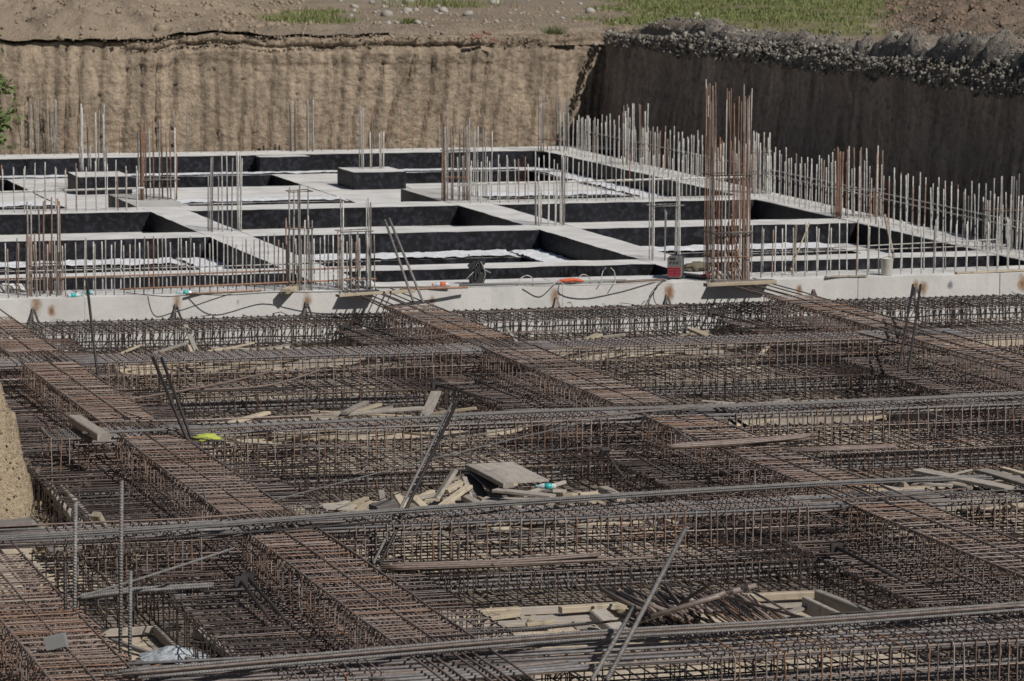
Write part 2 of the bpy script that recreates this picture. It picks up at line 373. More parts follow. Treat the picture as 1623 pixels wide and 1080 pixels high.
# rubble berm along the right rim and round the corner
bw = np.clip(dd/.5, 0, 1)*np.exp(-np.clip(dd-.7, 0, 9)/1.6)*(.8+np.clip(110-Y, 0, 60)*.045)*np.clip((116-Y)/4, 0.1, 1)*(X > re-1)*np.clip((re+12-X)/4, 0, 1)
Z += bw*(.42+.45*fbm(X*.35, Y*.35, 3, 80)+.12*(ridged(X*1.9, Y*1.1, 5, 81)-.5)+.32*fbm(X*3, Y*3, 3, 83)+.12*ridged(X*5, Y*5, 3, 84))
bank = np.clip((X-36)/1.5, 0, 1)*np.clip((Y-90)/10, 0, 1)*0
redm = np.clip((X-(39.0+np.clip(Y-95, 0, 60)*.33))/4, 0, 1)*np.clip((140-Y)/15, 0, 1)
redm = np.clip((X/np.maximum(Y, 1)-.400)/.02, 0, 1)*np.clip(dd-1.8, 0, 1)
Z += redm*(.5+.9*(ridged(X*.8, Y*.8, 4, 86)-.4)+.3*fbm(X*3, Y*3, 3, 87))
mid = np.clip(1-leftm-redm, 0, 1)*(Y > fe)
Z += mid*np.clip(1-(Y-117)/9, 0, 1)*(.22*fbm(X*1.5, Y*1.5, 4, 91)+.10)
Z += leftm*np.clip((Y-117)/3, 0, 1)*.25*fbm(X*3, Y*3, 3, 75)
wgt = np.exp(-(np.clip(Y-fe, 0, 99)/.9)**2)*(X < re)
Z = Z*(1-wgt)+(top_z(X)+.02)*wgt
Z = np.where((Y < fe+.5) & (X < re+.23) & (X > 30), np.minimum(Z, 3.12), Z); Z = np.where(inside & (X > 34), 3.1, Z)
up = grid_obj('upper_ground', X, Y, Z, M['upper'], keep=~(inside | np.roll(inside, -1, 0) | np.roll(inside, -1, 1) | np.roll(np.roll(inside, -1, 0), -1, 1)))
me = up.data; ca = me.color_attributes.new('zone', 'FLOAT_COLOR', 'POINT'); n = len(me.vertices)
cov = np.empty(n*3, 'f'); me.vertices.foreach_get('co', cov); cov = cov.reshape(-1, 3); vx, vy, vz = cov.T
rub = np.clip(1.25-np.abs(np.where(vy < far_edge(vx), vx-rt_edge(vy), 9)-.7)/1.5, 0, 1)*np.clip((114-vy)/6, 0, 1)
ns = fbm(vx*.6, vy*.6, 3, 95)
rat = vx/vy
grass = np.clip((rat-.318+.02*ns)/.006, 0, 1)*np.clip((.402-rat+.02*ns)/.008, 0, 1)*np.clip((vy-112-9*np.clip((.34-rat)/.03, 0, 1)+3*ns)/2, 0, 1)*np.clip((vx-rt_edge(vy)-1.3)/.6, 0, 1)*.9
grass = np.maximum(grass, .8*np.clip(1.2-np.hypot((rat-.237)/.012, (vy-130)/7)+ns, 0, 1)*(vy > 117))
red = np.clip((rat-.398+.01*ns)/.01, 0, 1)*np.clip(1-rub, 0, 1)
rocky = np.clip((rat-.222)/.01, 0, 1)*np.clip((.33-rat)/.02, 0, 1)*np.clip(.55+.8*ns, 0, 1)*(vy > 116)
cc = np.stack([np.maximum(rub, rocky*.3), grass*(1-rub), red, np.ones(n)], -1).astype('f'); ca.data.foreach_set('color', cc.ravel())
tag(up, 'clay, rubble and grass field around the pit', kind='structure')
def upz(x, y):
    i = np.argmin((vx-x)**2+(vy-y)**2); return float(vz[i])
# left sand embankment
X, Y = np.meshgrid(np.concatenate([np.linspace(-30, 6, 60), np.linspace(6.05, 9.4, 150)]), np.concatenate([np.linspace(51, 66, 240), np.linspace(66.2, 115, 180)]), indexing='ij')
toe = 8.60+.16*fbm(Y*.7, Y*0, 4, 101)+.05*fbm(Y*4, Y*0+2, 3, 103)
t = np.clip((toe-X)+.10*fbm(X*5, Y*2.2, 5, 102)+.05*ridged(X*9, Y*6, 3, 105)-.02, 0, 40)
Z = -1.15+np.interp(t, [0, .16, .48, 1.3, 3, 40], [0, 1.3, 2.15, 3.3, 3.9, 4.4])
fr = np.clip((Y-53.5-.25*fbm(X*.8, X*0, 3, 104)-.10*np.clip(8.5-X, 0, 3))/1.0, 0, 1); Z = -1.15+(Z+1.15)*fr**.6
Z += np.clip(t*2, 0, 1)*(.35*fbm(X*1.6, Y*1.2, 5, 107)+.14*ridged(X*5, Y*5, 4, 109))*fr
tag(grid_obj('left_embankment', X, Y, Z, M['sand']), 'sunlit slope of yellow sand at the left edge of the cages', kind='structure')

# ------------------------------------------------------------------ concrete foundation
WF, WB = 74.2, 75.7
def cbox(mb, x0, x1, y0, y1, z0, z1): mb.box(x0, x1, y0, y1, z0, z1, [1, 0, 1, 1, 1, 1])
def rough_top(x0, x1, y0, y1, z0, z1, name, parent=None, side='black', top='top', seed=0, nx=None):
    # box with slightly uneven arrises: top material on top, coating on the sides
    nx = nx or max(2, int((x1-x0)/.25)); ny = max(2, int((y1-y0)/.25)); mb = MB(); 
    def wob(a, s): return .030*float(fbm(np.array([a*1.7]), np.array([s*3.1]), 3, seed+5)[0])
    xs = np.linspace(x0, x1, nx+1); ys = np.linspace(y0, y1, ny+1)
    loop = [(a, y0+wob(a, 1)) for a in xs[:-1]]+[(x1+wob(b, 2), b) for b in ys[:-1]]+[(a, y1+wob(a, 3)) for a in xs[::-1][:-1]]+[(x0+wob(b, 4), b) for b in ys[::-1][:-1]]
    n = len(loop)
    for i, (a, b) in enumerate(loop): mb.v.append((a, b, z0)); mb.uv.append((a, b))
    for i, (a, b) in enumerate(loop): mb.v.append((a, b, z1+.012*float(fbm(np.array([a*2.]), np.array([b*2.]), 3, seed)[0]))); mb.uv.append((a, b))
    for i in range(n): mb.f.append((i, (i+1) % n, n+(i+1) % n, n+i)); mb.mi.append(1)
    mb.f.append(tuple(range(n, 2*n))); mb.mi.append(0)
    me = mb.me(name, False, [M[top], M[side]])
    return link(name, me, None, parent)
DX = [(17.95, 18.95, 'left'), (25.95, 26.95, 'middle')]
# front wall, cast in sections
joints = [4.0, Q(134, 470, WF).x, Q(892, 470, WF).x, Q(1360, 460, WF).x, Q(1585, 460, WF).x, 40.0]
WN = ['far left section of the pale concrete front wall, under the turquoise bottle', 'longest pale section of the front wall, with several rust stains on its face',
      'pale concrete front wall section under the red and grey welding machine', 'pale concrete front wall section with a dark smudge, under the upright white pail',
      'right end section of the pale concrete front wall beside the frame edge']
walls = []
for i in range(5):
    r_ = empty('foundation_wall', ((joints[i]+joints[i+1])/2, WF, -1.05)); tag(r_, WN[i], 'wall', 'sections of the front foundation wall')
    b_ = rough_top(joints[i]+.004, joints[i+1]-.004, WF, WB, -1.1, 0, 'wall_body', None, 'wall', 'top', 200+i); b_.parent = r_; b_.location = -r_.location
    walls.append(r_)
# longitudinal ribs
ribs = {}
for nm, x0, x1, y0, y1 in (('left', 17.95, 18.95, WB+.01, 95.3), ('middle', 25.95, 26.95, WB+.01, 95.3), ('right', 34.0, 35.25, WB+.01, 113.28)):
    r_ = empty('foundation_beam', (x0, y0, -.5)); lab = {'left': 'broad pale beam with black sides running away from the left cluster of tall grey bars', 'middle': 'broad pale beam with black sides running away behind the welding machine',
        'right': 'long edge beam in the shade along the right bank, carrying a fence of bars'}[nm]
    tag(r_, lab, 'concrete beam', 'foundation beams running away'); ribs[nm] = r_
    o = rough_top(x0, x1, y0, y1, -.52, 0, 'beam_body', None, 'black', 'top', 210+len(nm)); o.parent = r_; o.location = -r_.location
    o = rough_top(x0-.85, x1+(.85 if nm != 'right' else .4), y0, 113.2 if nm != 'right' else 113.2, -1.08, -.5, 'footing', None, 'black', 'top', 220+len(nm)); o.parent = r_; o.location = -r_.location
    if nm != 'right':
        o = rough_top(x0+.0, x1+.35, 95.31, 99.8, -.52, -.02, 'pad_end', None, 'black', 'conc2', 230+len(nm)); o.parent = r_; o.location = -r_.location
Tb = [(78.0, 79.1, 'first', .9), (86.6, 87.95, 'second', 1.3), (93.85, 95.3, 'third', .8)]
XB = [(4, 17.95, 'left of the left long beam'), (18.95, 25.95, 'between the two long beams'), (26.95, 34.0, 'between the middle and right edge beams')]
cross = {}
for (y0, y1, nm, ov) in Tb:
    for j, (x0, x1, wh) in enumerate(XB):
        r_ = empty('foundation_beam', ((x0+x1)/2, y0, -.5)); tag(r_, f'pale cross beam, {nm} row behind the wall, {wh}', 'concrete beam', 'foundation cross beams')
        o = rough_top(x0+.002, x1-.002, y0, y1, -.52, 0, 'beam_body', None, 'black', 'top', 240+j); o.parent = r_; o.location = -r_.location
        fx0 = x0+(.85 if j else 0)+.002; fx1 = x1-.85-.002
        o = rough_top(fx0, fx1, y0-ov-.1, y1+ov, -1.08, -.5, 'footing', None, 'black', 'top', 250+j); o.parent = r_; o.location = -r_.location
        cross[(nm, j)] = r_
r_ = empty('foundation_beam', (20, 113.3, -.5)); tag(r_, 'farthest pale cross beam with black face at the foot of the sunlit bank', 'concrete beam', 'foundation cross beams')
o = rough_top(4, 36.4, 113.3, 115.2, -.52, 0, 'beam_body', None, 'black', 'top', 261); o.parent = r_; o.location = -r_.location
o = rough_top(4, 33.1, 111.9, 113.29, -1.08, -.5, 'footing', None, 'black', 'film', 262); o.parent = r_; o.location = -r_.location
for x0 in (12.2, 24.9): 
    o = rough_top(x0, x0+1.55, 112.6, 113.29, -.49, -.012, 'pilaster', None, 'black', 'top', 263); o.parent = r_; o.location = -r_.location
for j, (x0, x1, wh) in enumerate([(4, 17.05, 'left of the left long beam'), (19.85, 25.05, 'between the two long beams'), (27.85, 33.1, 'right of the black column block')]):
    o = rough_top(x0, x1, 101.9, 107.6, -1.08, -.5, 'footing_pad', None, 'black', 'top', 270+j)
    tag(o, f'low flat pale footing strip at the back, {wh}', 'footing', 'low footing strips')
for x0, x1, y0, y1, lab in ((26.1, 27.65, 105.7, 107.7, 'black coated column block with pale top behind the two long cross beams'), (12.3, 13.9, 105.7, 107.7, 'pale topped column block near the shrub at the left edge'), (18.2, 19.7, 105.7, 107.7, 'pale topped column block behind the rusty tall bar cluster on the left')):
    if x0 > 13: y0 += .0
    o = rough_top(x0, x1, y0, y1, -.495, 0, 'column_block', None, 'black', 'top', 280); tag(o, lab, 'concrete block', 'column blocks')
# white film lying on the ledges
def film(x0, x1, y0, y1, z, lab, seed):
    nx = int((x1-x0)/.07)+2; ny = int((y1-y0)/.07)+2
    X, Y = np.meshgrid(np.linspace(x0, x1, nx), np.linspace(y0, y1, ny), indexing='ij')
    if x1-x0 > y1-y0: Y = Y+.07*fbm(X*1.5, Y*0, 3, seed)*1.0
    else: X = X+.07*fbm(Y*1.5, X*0, 3, seed)*1.0
    Z = z+.025+.06*np.clip(ridged(X*2.2, Y*2.2, 4, seed)-.25, 0, 1)+.02*fbm(X*8, Y*8, 2, seed)
    o = grid_obj('plastic_film', X, Y, Z, M['film']); tag(o, lab, 'plastic film', 'white film strips on the footing ledges')
film(5, 17.0, 85.2, 86.5, -.5, 'crumpled white film strip on the ledge of the second cross beam row, left bay', 1)
film(19.9, 25.0, 85.2, 86.5, -.5, 'crumpled white film strip on the ledge behind the black machine bundle', 2)
film(25.12, 25.9, 79.9, 86.4, -.5, 'narrow white film strip on the ledge beside the middle long beam', 3)
film(17.15, 17.9, 79.9, 86.4, -.5, 'narrow white film strip on the ledge beside the left long beam', 4)
film(27.9, 33.0, 85.2, 86.5, -.5, 'crumpled white film strip on the ledge behind the pale pail, right bay', 5)
film(14.5, 33, 111.95, 112.55, -.5, 'long white film strip on the ledge below the farthest beam', 6)
film(5, 17.0, 101.9, 103.0, -.5, 'white film strip on the low footing at the back left', 7)
film(20, 25.0, 101.95, 102.9, -.5, 'white film strip on the low footing in front of the black column block', 8)
film(28, 33.0, 101.95, 103.2, -.5, 'white film strip on the low footing at the back right behind a fence of bars', 9)
film(33.2, 33.95, 96, 112, -.5, 'white film strip along the right edge beam ledge at the back', 10)

# rods -------------------------------------------------------------
_rod = {}
def rod_mesh(mat, r, k=6, bend=0):
    key = (mat, r, k, bend)
    if key not in _rod:
        mb = MB(); pts = [(0, 0, i/4) for i in range(5)] if not bend else [(bend*.012*(i/6)**2, bend*.008*(i/6)**2, i/6) for i in range(7)]
        me = mb.tube(pts, r, k).me('rod', True); me.materials.append(M[mat]); _rod[key] = me
    return _rod[key]
def dowel(x, y, z, h, mat, r, parent=None, name='starter_bar', tilt=.010):
    o = bpy.data.objects.new(name, rod_mesh(mat, r, 6, random.choice((0, 1, -1)))); col.objects.link(o)
    o.location = (x, y, z); o.scale = (1, 1, h); o.rotation_euler = (random.gauss(0, tilt), random.gauss(0, tilt), random.uniform(0, 6))
    if parent: o.parent = parent; o.location = Vector((x, y, z))-parent.location
    return o
def bar(p, q, r, mat, parent=None, name='tie_bar', k=6, seg=1, sag=0):
    p = Vector(p); q = Vector(q); n = max(1, seg)
    pts = [p.lerp(q, i/n)+Vector((0, 0, -sag*4*(i/n)*(1-i/n))) for i in range(n+1)]
    mb = MB().tube(pts, r, k); o = mb.build(name, M[mat], None, True)
    if parent: o.parent = parent; o.location = -parent.location
    return o
def row(parent, x0, x1, y, step, z, h, mat='dowel', r=.0135, along='x', hj=.12, jx=.02, cap=100):
    n = int(abs(x1-x0)/step)
    for i in range(n+1):
        t = x0+step*i*(1 if x1 > x0 else -1)+random.uniform(-jx, jx); hh = h*random.uniform(1-hj, 1+hj*.6)
        mm = mat if random.random() < .93 else random.choice(['dowel_grey', 'dowel_rust'] if mat != 'dowel_rust' else ['dowel_grey'])
        if along == 'x': dowel(t, y+random.uniform(-.02, .02), z-.05, hh+.05, mm, r, parent)
        else: dowel(y+random.uniform(-.02, .02), t, z-.05, hh+.05, mm, r, parent)
# front wall rows
for i, (a, b) in enumerate(((P(-20, 460).x, joints[1]-.1), (joints[1]+.1, P(598, 455).x))):
    row(walls[i], a, b, 74.55, .19, 0, 1.08, 'dowel_grey', .014); row(walls[i], a+.08, b, 75.35, .19, 0, 1.05, 'dowel', .014)
FAR = [o for o in bpy.data.objects if str(o.get('label', '')).startswith('farthest pale')][0]
row(FAR, 21, 33.8, 114.7, .42, 0, 1.25, 'dowel_rust', .012, 'x', .3); row(FAR, 12.5, 20.5, 114.7, .5, 0, 1.1, 'dowel_grey', .012, 'x', .3)
bar((11, 74.62, .52), (P(600, 455).x, 74.62, .55), .014, 'dowel_grey', walls[1], sag=.02, seg=8)
bar((11, 75.3, .30), (P(585, 455).x, 75.3, .36), .02, 'dowel_rust', walls[1], sag=.02, seg=8)
bar((P(185, 465).x, 74.5, .12), (P(590, 455).x, 74.5, .2), .018, 'dowel_rust', walls[1], seg=4)
for i, (a, b) in ((2, (P(1200, 445).x, joints[3]-.1)), (3, (joints[3]+.1, joints[4]-.1)), (4, (joints[4]+.1, P(1680, 440).x))):
    row(walls[i], a, b, 74.6, .25, 0, 1.1, 'dowel'); row(walls[i], a+.1, b, 75.4, .25, 0, 1.05, 'dowel')
bar((P(1200, 445).x, 74.66, .50), (P(1640, 440).x, 74.66, .56), .014, 'dowel', walls[3], seg=4); bar((P(1330, 445).x, 75.3, .52), (P(1640, 440).x, 75.3, .62), .014, 'dowel', walls[3], seg=4)
# third cross-beam rows
for key, a, b in ((('third', 0), 12, 17.9), (('third', 2), 26.4, 33.9)):
    row(cross[key], a, b, 94.35, .26, 0, 1.1, 'dowel'); row(cross[key], a+.1, b, 95.0, .26, 0, 1.15, 'dowel')
    bar((a-.3, 94.4, .5), (b, 94.4, .56), .022, 'dowel', cross[key], seg=4); bar((a-.3, 95.0, .42), (b, 95.0, .5), .018, 'dowel', cross[key], seg=4)
rr_ = ribs['right']
row(rr_, 76.2, 94, 34.3, .38, 0, 1.25, 'dowel', .015, 'y', .14); row(rr_, 76.3, 112.8, 35.0, .4, 0, 1.25, 'dowel', .015, 'y', .14)
row(rr_, 94.4, 112.8, 34.33, .42, 0, 1.2, 'dowel', .015, 'y', .14)
bar((34.36, 76, .62), (34.36, 95, .66), .016, 'dowel', rr_, seg=4); bar((35.02, 76, .62), (35.02, 112, .66), .016, 'dowel', rr_, seg=4)
# column bar clusters
def cluster(px0, px1, pyb, tops, n, mats, lab, r=.018, depth=.55, ties=(), z=0.0, at=None, name='column_bar_cluster'):
    n = int(n*1.35); r = r*.8; c = P((px0+px1)/2, pyb, z); d = c.y; wd = (px1-px0)*d/F0
    root = empty(name, (c.x, c.y, z)); tag(root, lab, 'bar cluster', 'column bar clusters')
    pos = []
    for i in range(n):
        t = i/n*4
        if t < 1: pos.append((-.5+t, -.5))
        elif t < 2: pos.append((.5, -.5+(t-1)))
        elif t < 3: pos.append((.5-(t-2), .5))
        else: pos.append((-.5, .5-(t-3)))
    for i, (a, b) in enumerate(pos):
        top = random.choice(tops) if len(tops) > 1 else tops[0]
        h = (pyb-top)*d/F0*random.uniform(.93, 1.03)
        mm = random.choice(mats)
        dowel(c.x+a*wd*.92+random.uniform(-.02, .02), c.y+b*depth*.8+depth*.5, z-.03, h, mm, r, root, 'vertical_bar', .010)
    for tz in ties:
        mb = MB(); pts = [(-.5*wd, 0, tz), (.5*wd, 0, tz+.01), (.5*wd, depth, tz), (-.5*wd, depth, tz-.01)]
        mb.tube(pts, .012, 5, closed=True); mb.build('tie', M['dowel_rust' if random.random() < .4 else 'dowel_grey'], root, True)
    return root
DG, DR, DP = 'dowel_grey', 'dowel_rust', 'dowel'
cluster(50, 62, 243, (156, 160), 3, [DG], 'pair of dull bars against the sunlit bank, nearest the shrub', ties=())
cluster(80, 92, 243, (152, 158), 3, [DG], 'second thin bar group right of the shrub, against the sunlit bank')
cluster(130, 172, 272, (165, 180, 230), 9, [DG, DG, DP], 'group of dull grey bars against the sunlit bank between the shrub and the rusty cluster', r=.024)
cluster(224, 286, 316, (188, 200, 240), 13, [DR, DR, DG, DP], 'tall rusty brown bar cluster at the end of the left long beam', r=.026, ties=(.5,))
cluster(335, 387, 368, (238, 242, 280), 9, [DP, DG], 'pale bar cluster standing on the left long beam', r=.02)
cluster(462, 497, 462, (281, 290, 338), 9, [DG, DP], 'dull grey bar cluster on the front wall, left of the leaning bar pair', r=.02, ties=(1.25, 2.0))
cluster(540, 594, 462, (305, 362, 366), 11, [DG, DP], 'grey bar cluster with a rusty tie on the front wall, beside the leaning bar pair', r=.018, ties=(1.2,))
cluster(48, 100, 470, (316, 320, 372), 10, [DR, DR, DR, DG], 'rusty bar cluster on the left end of the front wall', r=.022, ties=(.6,))
cluster(573, 612, 268, (165, 192, 205), 8, [DG, DP, DR], 'bar cluster rising from the black column block', r=.02)
cluster(705, 748, 319, (160, 172, 190, 240), 12, [DR, DR, DG], 'tall rusty bar cluster at the end of the middle long beam', r=.024, ties=(.6, 1.3))
cluster(752, 785, 312, (196, 205, 250), 7, [DG, DP], 'short grey bar cluster right of the tall rusty one', r=.018)
cluster(858, 905, 240, (145, 150, 160), 9, [DG, DG, DR], 'bar cluster in the far corner of the pit, left of the bank shadow', r=.02, ties=(.35,))
cluster(853, 900, 358, (235, 270, 282), 10, [DP, DP, DG], 'pale bar cluster standing on the middle long beam', r=.02, ties=(1.3,))
cluster(990, 1032, 262, (155, 165, 172), 10, [DR, DG, DP], 'bar cluster on the far end of the right edge beam near the corner', r=.02, ties=(.45,))
cluster(1034, 1086, 414, (265, 272, 325), 8, [DP, DP, DG], 'pale bar cluster behind the welding machine', r=.018, ties=(1.2,))
c12 = cluster(1128, 1196, 447, (115, 120, 128, 140, 200, 310), 30, [DR, DR, DR, DG, DP], 'tallest bar cluster, rusty tops rising against the shaded bank', r=.015, depth=.8, ties=(.5, 1.0, 1.02, 2.2))
cluster(1196, 1226, 308, (196, 205, 215, 240), 12, [DP], 'pale bar cluster right behind the tallest rusty cluster', r=.024, ties=(.6, 1.1))
cluster(1326, 1408, 346, (220, 224, 228, 300), 18, [DR, DR, DR, DP], 'wide rusty red bar cluster against the shaded bank', r=.021, depth=.7, ties=(.7,))
cluster(1565, 1625, 398, (266, 270, 310), 9, [DG], 'dark bar cluster at the right edge of the frame against the shaded bank', r=.018, ties=(.9,))
cluster(461, 470, 240, (156, 160), 3, [DG], 'left one of two thick dark bars against the sunlit bank', r=.03, depth=.1)
cluster(488, 497, 240, (153, 158), 3, [DG], 'right one of two thick dark bars against the sunlit bank', r=.03, depth=.1)

# ------------------------------------------------------------------ reinforcement cages
def rrect(x0, x1, z0, z1, c=.045, n=3):
    pts = []
    for (cx, cz, a0) in ((x1-c, z1-c, 0), (x0+c, z1-c, 90), (x0+c, z0+c, 180), (x1-c, z0+c, 270)):
        for i in range(n+1):
            a = R(a0+90*i/n); pts.append((cx+c*math.cos(a), cz+c*math.sin(a)))
    return pts
def stirrup_mesh(w, z0, z1, r, mat, hook=.13, inner=0.0, seed=0, up=0.0):
    random.seed(seed); mb = MB()
    j = lambda s=.006: random.uniform(-s, s)
    pts = [(x+j(), j(.01), z+j(.004)) for x, z in rrect(-w/2, w/2, z0, z1)]
    mb.tube(pts, r, 5, closed=True)
    for s in (-1, 1):
        if hook: mb.tube([(s*(w/2-.05), .0, z1-.004), (s*(w/2-.012), .01, z1+.012+up), (s*(w/2-.05-hook*.4), .03, z1-.03+up*1.2), (s*(w/2-.05-hook), .04, z1-.10)][:4] if s > 0 else
                         [(-w/2+.01, 0, z1-.05), (-w/2+.015, .012, z1+.01+up*.6), (-w/2+.06, .02, z1-.015), (-w/2+.05+hook*.6, .03, z1-.09)], r, 5)
    if inner:
        pts = [(x+j(), .022+j(.006), z) for x, z in rrect(-w*inner/2, w*inner/2, z0+.01, z1-.008)]
        mb.tube(pts, r, 5, closed=True)
    me = mb.me('stirrup', True); me.materials.append(M[mat]); random.seed(seed+1000); return me
def bar_mesh(L, r, mat, seed=0, k=6, wav=.006):
    n = max(2, int(L/1.0)); rs = random.Random(seed)
    pts = [(rs.uniform(-wav, wav), L*i/n, rs.uniform(-wav, wav)) for i in range(n+1)]
    me = MB().tube(pts, r, k).me('bar', True); me.materials.append(M[mat]); return me
cages = 0
def place(name, me, parent, loc, rz=0.0, jr=.012, jl=.012, jz=.004):
    o = bpy.data.objects.new(name, me); col.objects.link(o); o.parent = parent
    o.location = (loc[0]+random.uniform(-jl, jl), loc[1]+random.uniform(-jl, jl), loc[2]+random.uniform(-jz, jz))
    o.rotation_euler = (random.gauss(0, jr), random.gauss(0, jr*.2), rz+random.gauss(0, jr)); return o
def positions(a, b, dense, sparse, edge):
    out = []; y = a
    while y < b:
        out.append(y); e = min(y-a, b-y); y += (dense if e < edge else sparse)*random.uniform(.85, 1.15)
    return out
def rib_cage(axis, x0, x1, a, b, s0, s1, lab, stir, main, topz=0.0, rs=.0078, rm=.0135, nt=7, ontop=True, lowend=None, dense=.15, sparse=.235, edge=1.5, up=0.0, group=None, inner=.5):
    """x0,x1: across; a,b: ends of bars; s0,s1: stirrup range along"""
    w = x1-x0; c = (x0+x1)/2
    loc = (c, a, 0) if axis == 'y' else (a, c, 0); rz = 0 if axis == 'y' else -math.pi/2
    root = empty('rebar_cage', loc); tag(root, lab, 'rebar cage', group)
    T = lambda u, v, z: (u, v, z) if axis == 'y' else (v, u, z)      # across, along
    vs = [stirrup_mesh(w, -.98, topz, rs, stir, inner=inner if i == 1 else 0, seed=i*7+int(a*3)+int(c), up=up) for i in range(4)]
    ps = positions(s0, s1, dense, sparse, edge)[:98]
    for y in ps: place('stirrup', random.choice(vs), root, T(0, y-a, 0), rz, .028 if axis == 'y' else .02, .014, .012)
    bm_ = bar_mesh(b-a, rm, main, int(a+c)); le = (lowend or b)-a; bs = bar_mesh(le, .009, stir, 3+int(a)); bl_ = bar_mesh(le, rm, main, int(a+c))
    off = .012+rm
    for i in range(nt):
        u = -w/2+off+.004+(w-2*off-.008)*i/(nt-1)+random.uniform(-.02, .02)*(0 < i < nt-1)
        place('main_bar', bm_, root, T(u, 0, topz+rm if ontop and i % 3 == 0 else topz-off), rz, .0008, .002)
    for i in range(3):
        u = -w/2+off+(w-2*off)*(i+.5)/3; place('main_bar', bm_, root, T(u, 0, topz-off-.07), rz, .001, .003)
    for z in (-.30, -.6):
        for s in (-1, 1): place('side_bar', bs, root, T(s*(w/2-.02-.0095), 0, z), rz, .002, .004)
    for i in range(4): place('main_bar', bl_, root, T(-w/2+off+(w-2*off)*i/3, 0, -.95), rz, .001, .003)
    return root
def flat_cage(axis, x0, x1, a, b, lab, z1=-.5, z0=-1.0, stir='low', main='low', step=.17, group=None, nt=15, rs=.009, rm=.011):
    w = x1-x0; c = (x0+x1)/2; loc = (c, a, z0) if axis == 'y' else (a, c, z0); rz = 0 if axis == 'y' else -math.pi/2
    root = empty('footing_cage', loc); tag(root, lab, 'rebar cage', group)
    T = lambda u, v, z: (u, v, z-z0) if axis == 'y' else (v, u, z-z0)
    vs = [stirrup_mesh(w, z0-z0, z1-z0, rs, stir, hook=.10, inner=.45 if i == 1 else 0, seed=50+i*3+int(a)+int(c)) for i in range(3)]
    for y in positions(a+.05, b-.03, step, step, 0)[:98]: place('stirrup', random.choice(vs), root, T(0, y-a, z0), rz, .022, .02)
    bm_ = bar_mesh(b-a, rm, main, int(a*2+c)); off = .011+rm
    for i in range(nt): place('top_bar', bm_, root, T(-w/2+off+(w-2*off)*i/(nt-1), 0, z1-off), rz, .0015, .006)
    rs_ = random.Random(int(a*10+c)); mb = MB()
    for i in range(int((b-a)*w*4.0)):
        u = rs_.uniform(-w/2, w/2); v = rs_.uniform(0, b-a); z = z1-z0+rs_.uniform(-.05, .06) if rs_.random() < .6 else rs_.uniform(.05, z1-z0)
        an = rs_.uniform(0, 6.3); L = rs_.uniform(.08, .45); dz = rs_.uniform(-.12, .12)
        p0 = Vector(T(u, v, z+z0)); p1 = p0+Vector((math.cos(an)*L, math.sin(an)*L, dz)); pm = p0.lerp(p1, .5)+Vector((0, 0, rs_.uniform(-.04, .06)))
        mb.tube([p0, pm, p1], rs_.choice((.003, .006, .0085)), 4)
    o = link('tie_wire', mb.me('ties', True), M[stir], root); o['kind'] = 'stuff'
    for i in range(nt//2+1): place('bottom_bar', bm_, root, T(-w/2+off+(w-2*off)*i/(nt//2), 0, z0+off), rz, .0015, .006)
    return root
TY = [(37.55, 38.95), (46.62, 47.65), (55.35, 56.45), (64.3, 65.45)]
TF = [(36.2, 40.3), (45.4, 48.5), (54.0, 57.2), (62.85, 66.1)]     # footing range of each cross rib
LX = {'A': (10.0, 10.95), 'B': (18.15, 19.17), 'C': (26.0, 27.0), 'Z': (6.15, 7.1)}
LFX = {'A': (8.75, 12.15), 'B': (17.35, 19.95), 'C': (25.2, 27.8), 'Z': (5.2, 7.62)}
LN = {'A': 'left', 'B': 'central', 'C': 'right hand', 'Z': 'bottom corner'}
RN = ['bottom', 'second', 'third', 'fourth']
where = [f'between {a} and {b} cross cages' for a, b in (('bottom', 'second'), ('second', 'third'), ('third', 'fourth'))]+['between the fourth cross cage and the wall']
GL, GT, GFL, GFT = 'raised cages running away', 'raised cross cages', 'low footing cages running away', 'low footing cross cages'
for k_, (x0, x1) in LX.items():
    st = 'stir_rust' if k_ in 'AZ' else 'stir'; mn = 'mainb'
    if k_ == 'Z':
        rib_cage('y', x0, x1, 36, 46.6, 36.1, 45.6, 'rusty brown raised cage in the bottom left corner of the frame', 'stir_rust', mn, group=GL, sparse=.13)
        flat_cage('y', *LFX[k_], 36, 45.3, 'low rusty mesh cage under the bottom left corner cage', group=GFL, stir='stir_rust'); continue
    yy = []
    for i in range(4):
        a = TY[i][0]-.0 if i else TY[0][0]-1.2; b = TY[i+1][0] if i < 3 else WF+(.35 if k_ != 'A' else .1)
        if k_ == 'C' and i < 1: continue
        s0 = TY[i][1]+.25; s1 = (TY[i+1][0]-.2) if i < 3 else 71.3
        rib_cage('y', x0, x1, a, b, s0, s1, f'{LN[k_]} raised cage running away, {where[i]}', st, mn, group=GL, lowend=None if i < 3 else 71.6)
        fa = TF[i][1]+.02; fb = (TF[i+1][0]-.02) if i < 3 else 72.0
        fa = TF[i][0]; fb = TF[i+1][0]-.02 if i < 3 else 71.9
        flat_cage('y', *LFX[k_], fa, fb, f'low mesh under {LN[k_]} raised cage, {where[i]}', group=GFL, nt=15 if k_ == 'A' else 13)
TX = {0: [('Z', 'A'), ('A', 'B')], 1: [(None, 'Z'), ('Z', 'A'), ('A', 'B'), ('B', 'C')], 2: [(None, 'A'), ('A', 'B'), ('B', 'C')], 3: [(None, 'A'), ('A', 'B'), ('B', 'C'), ('C', None)]}
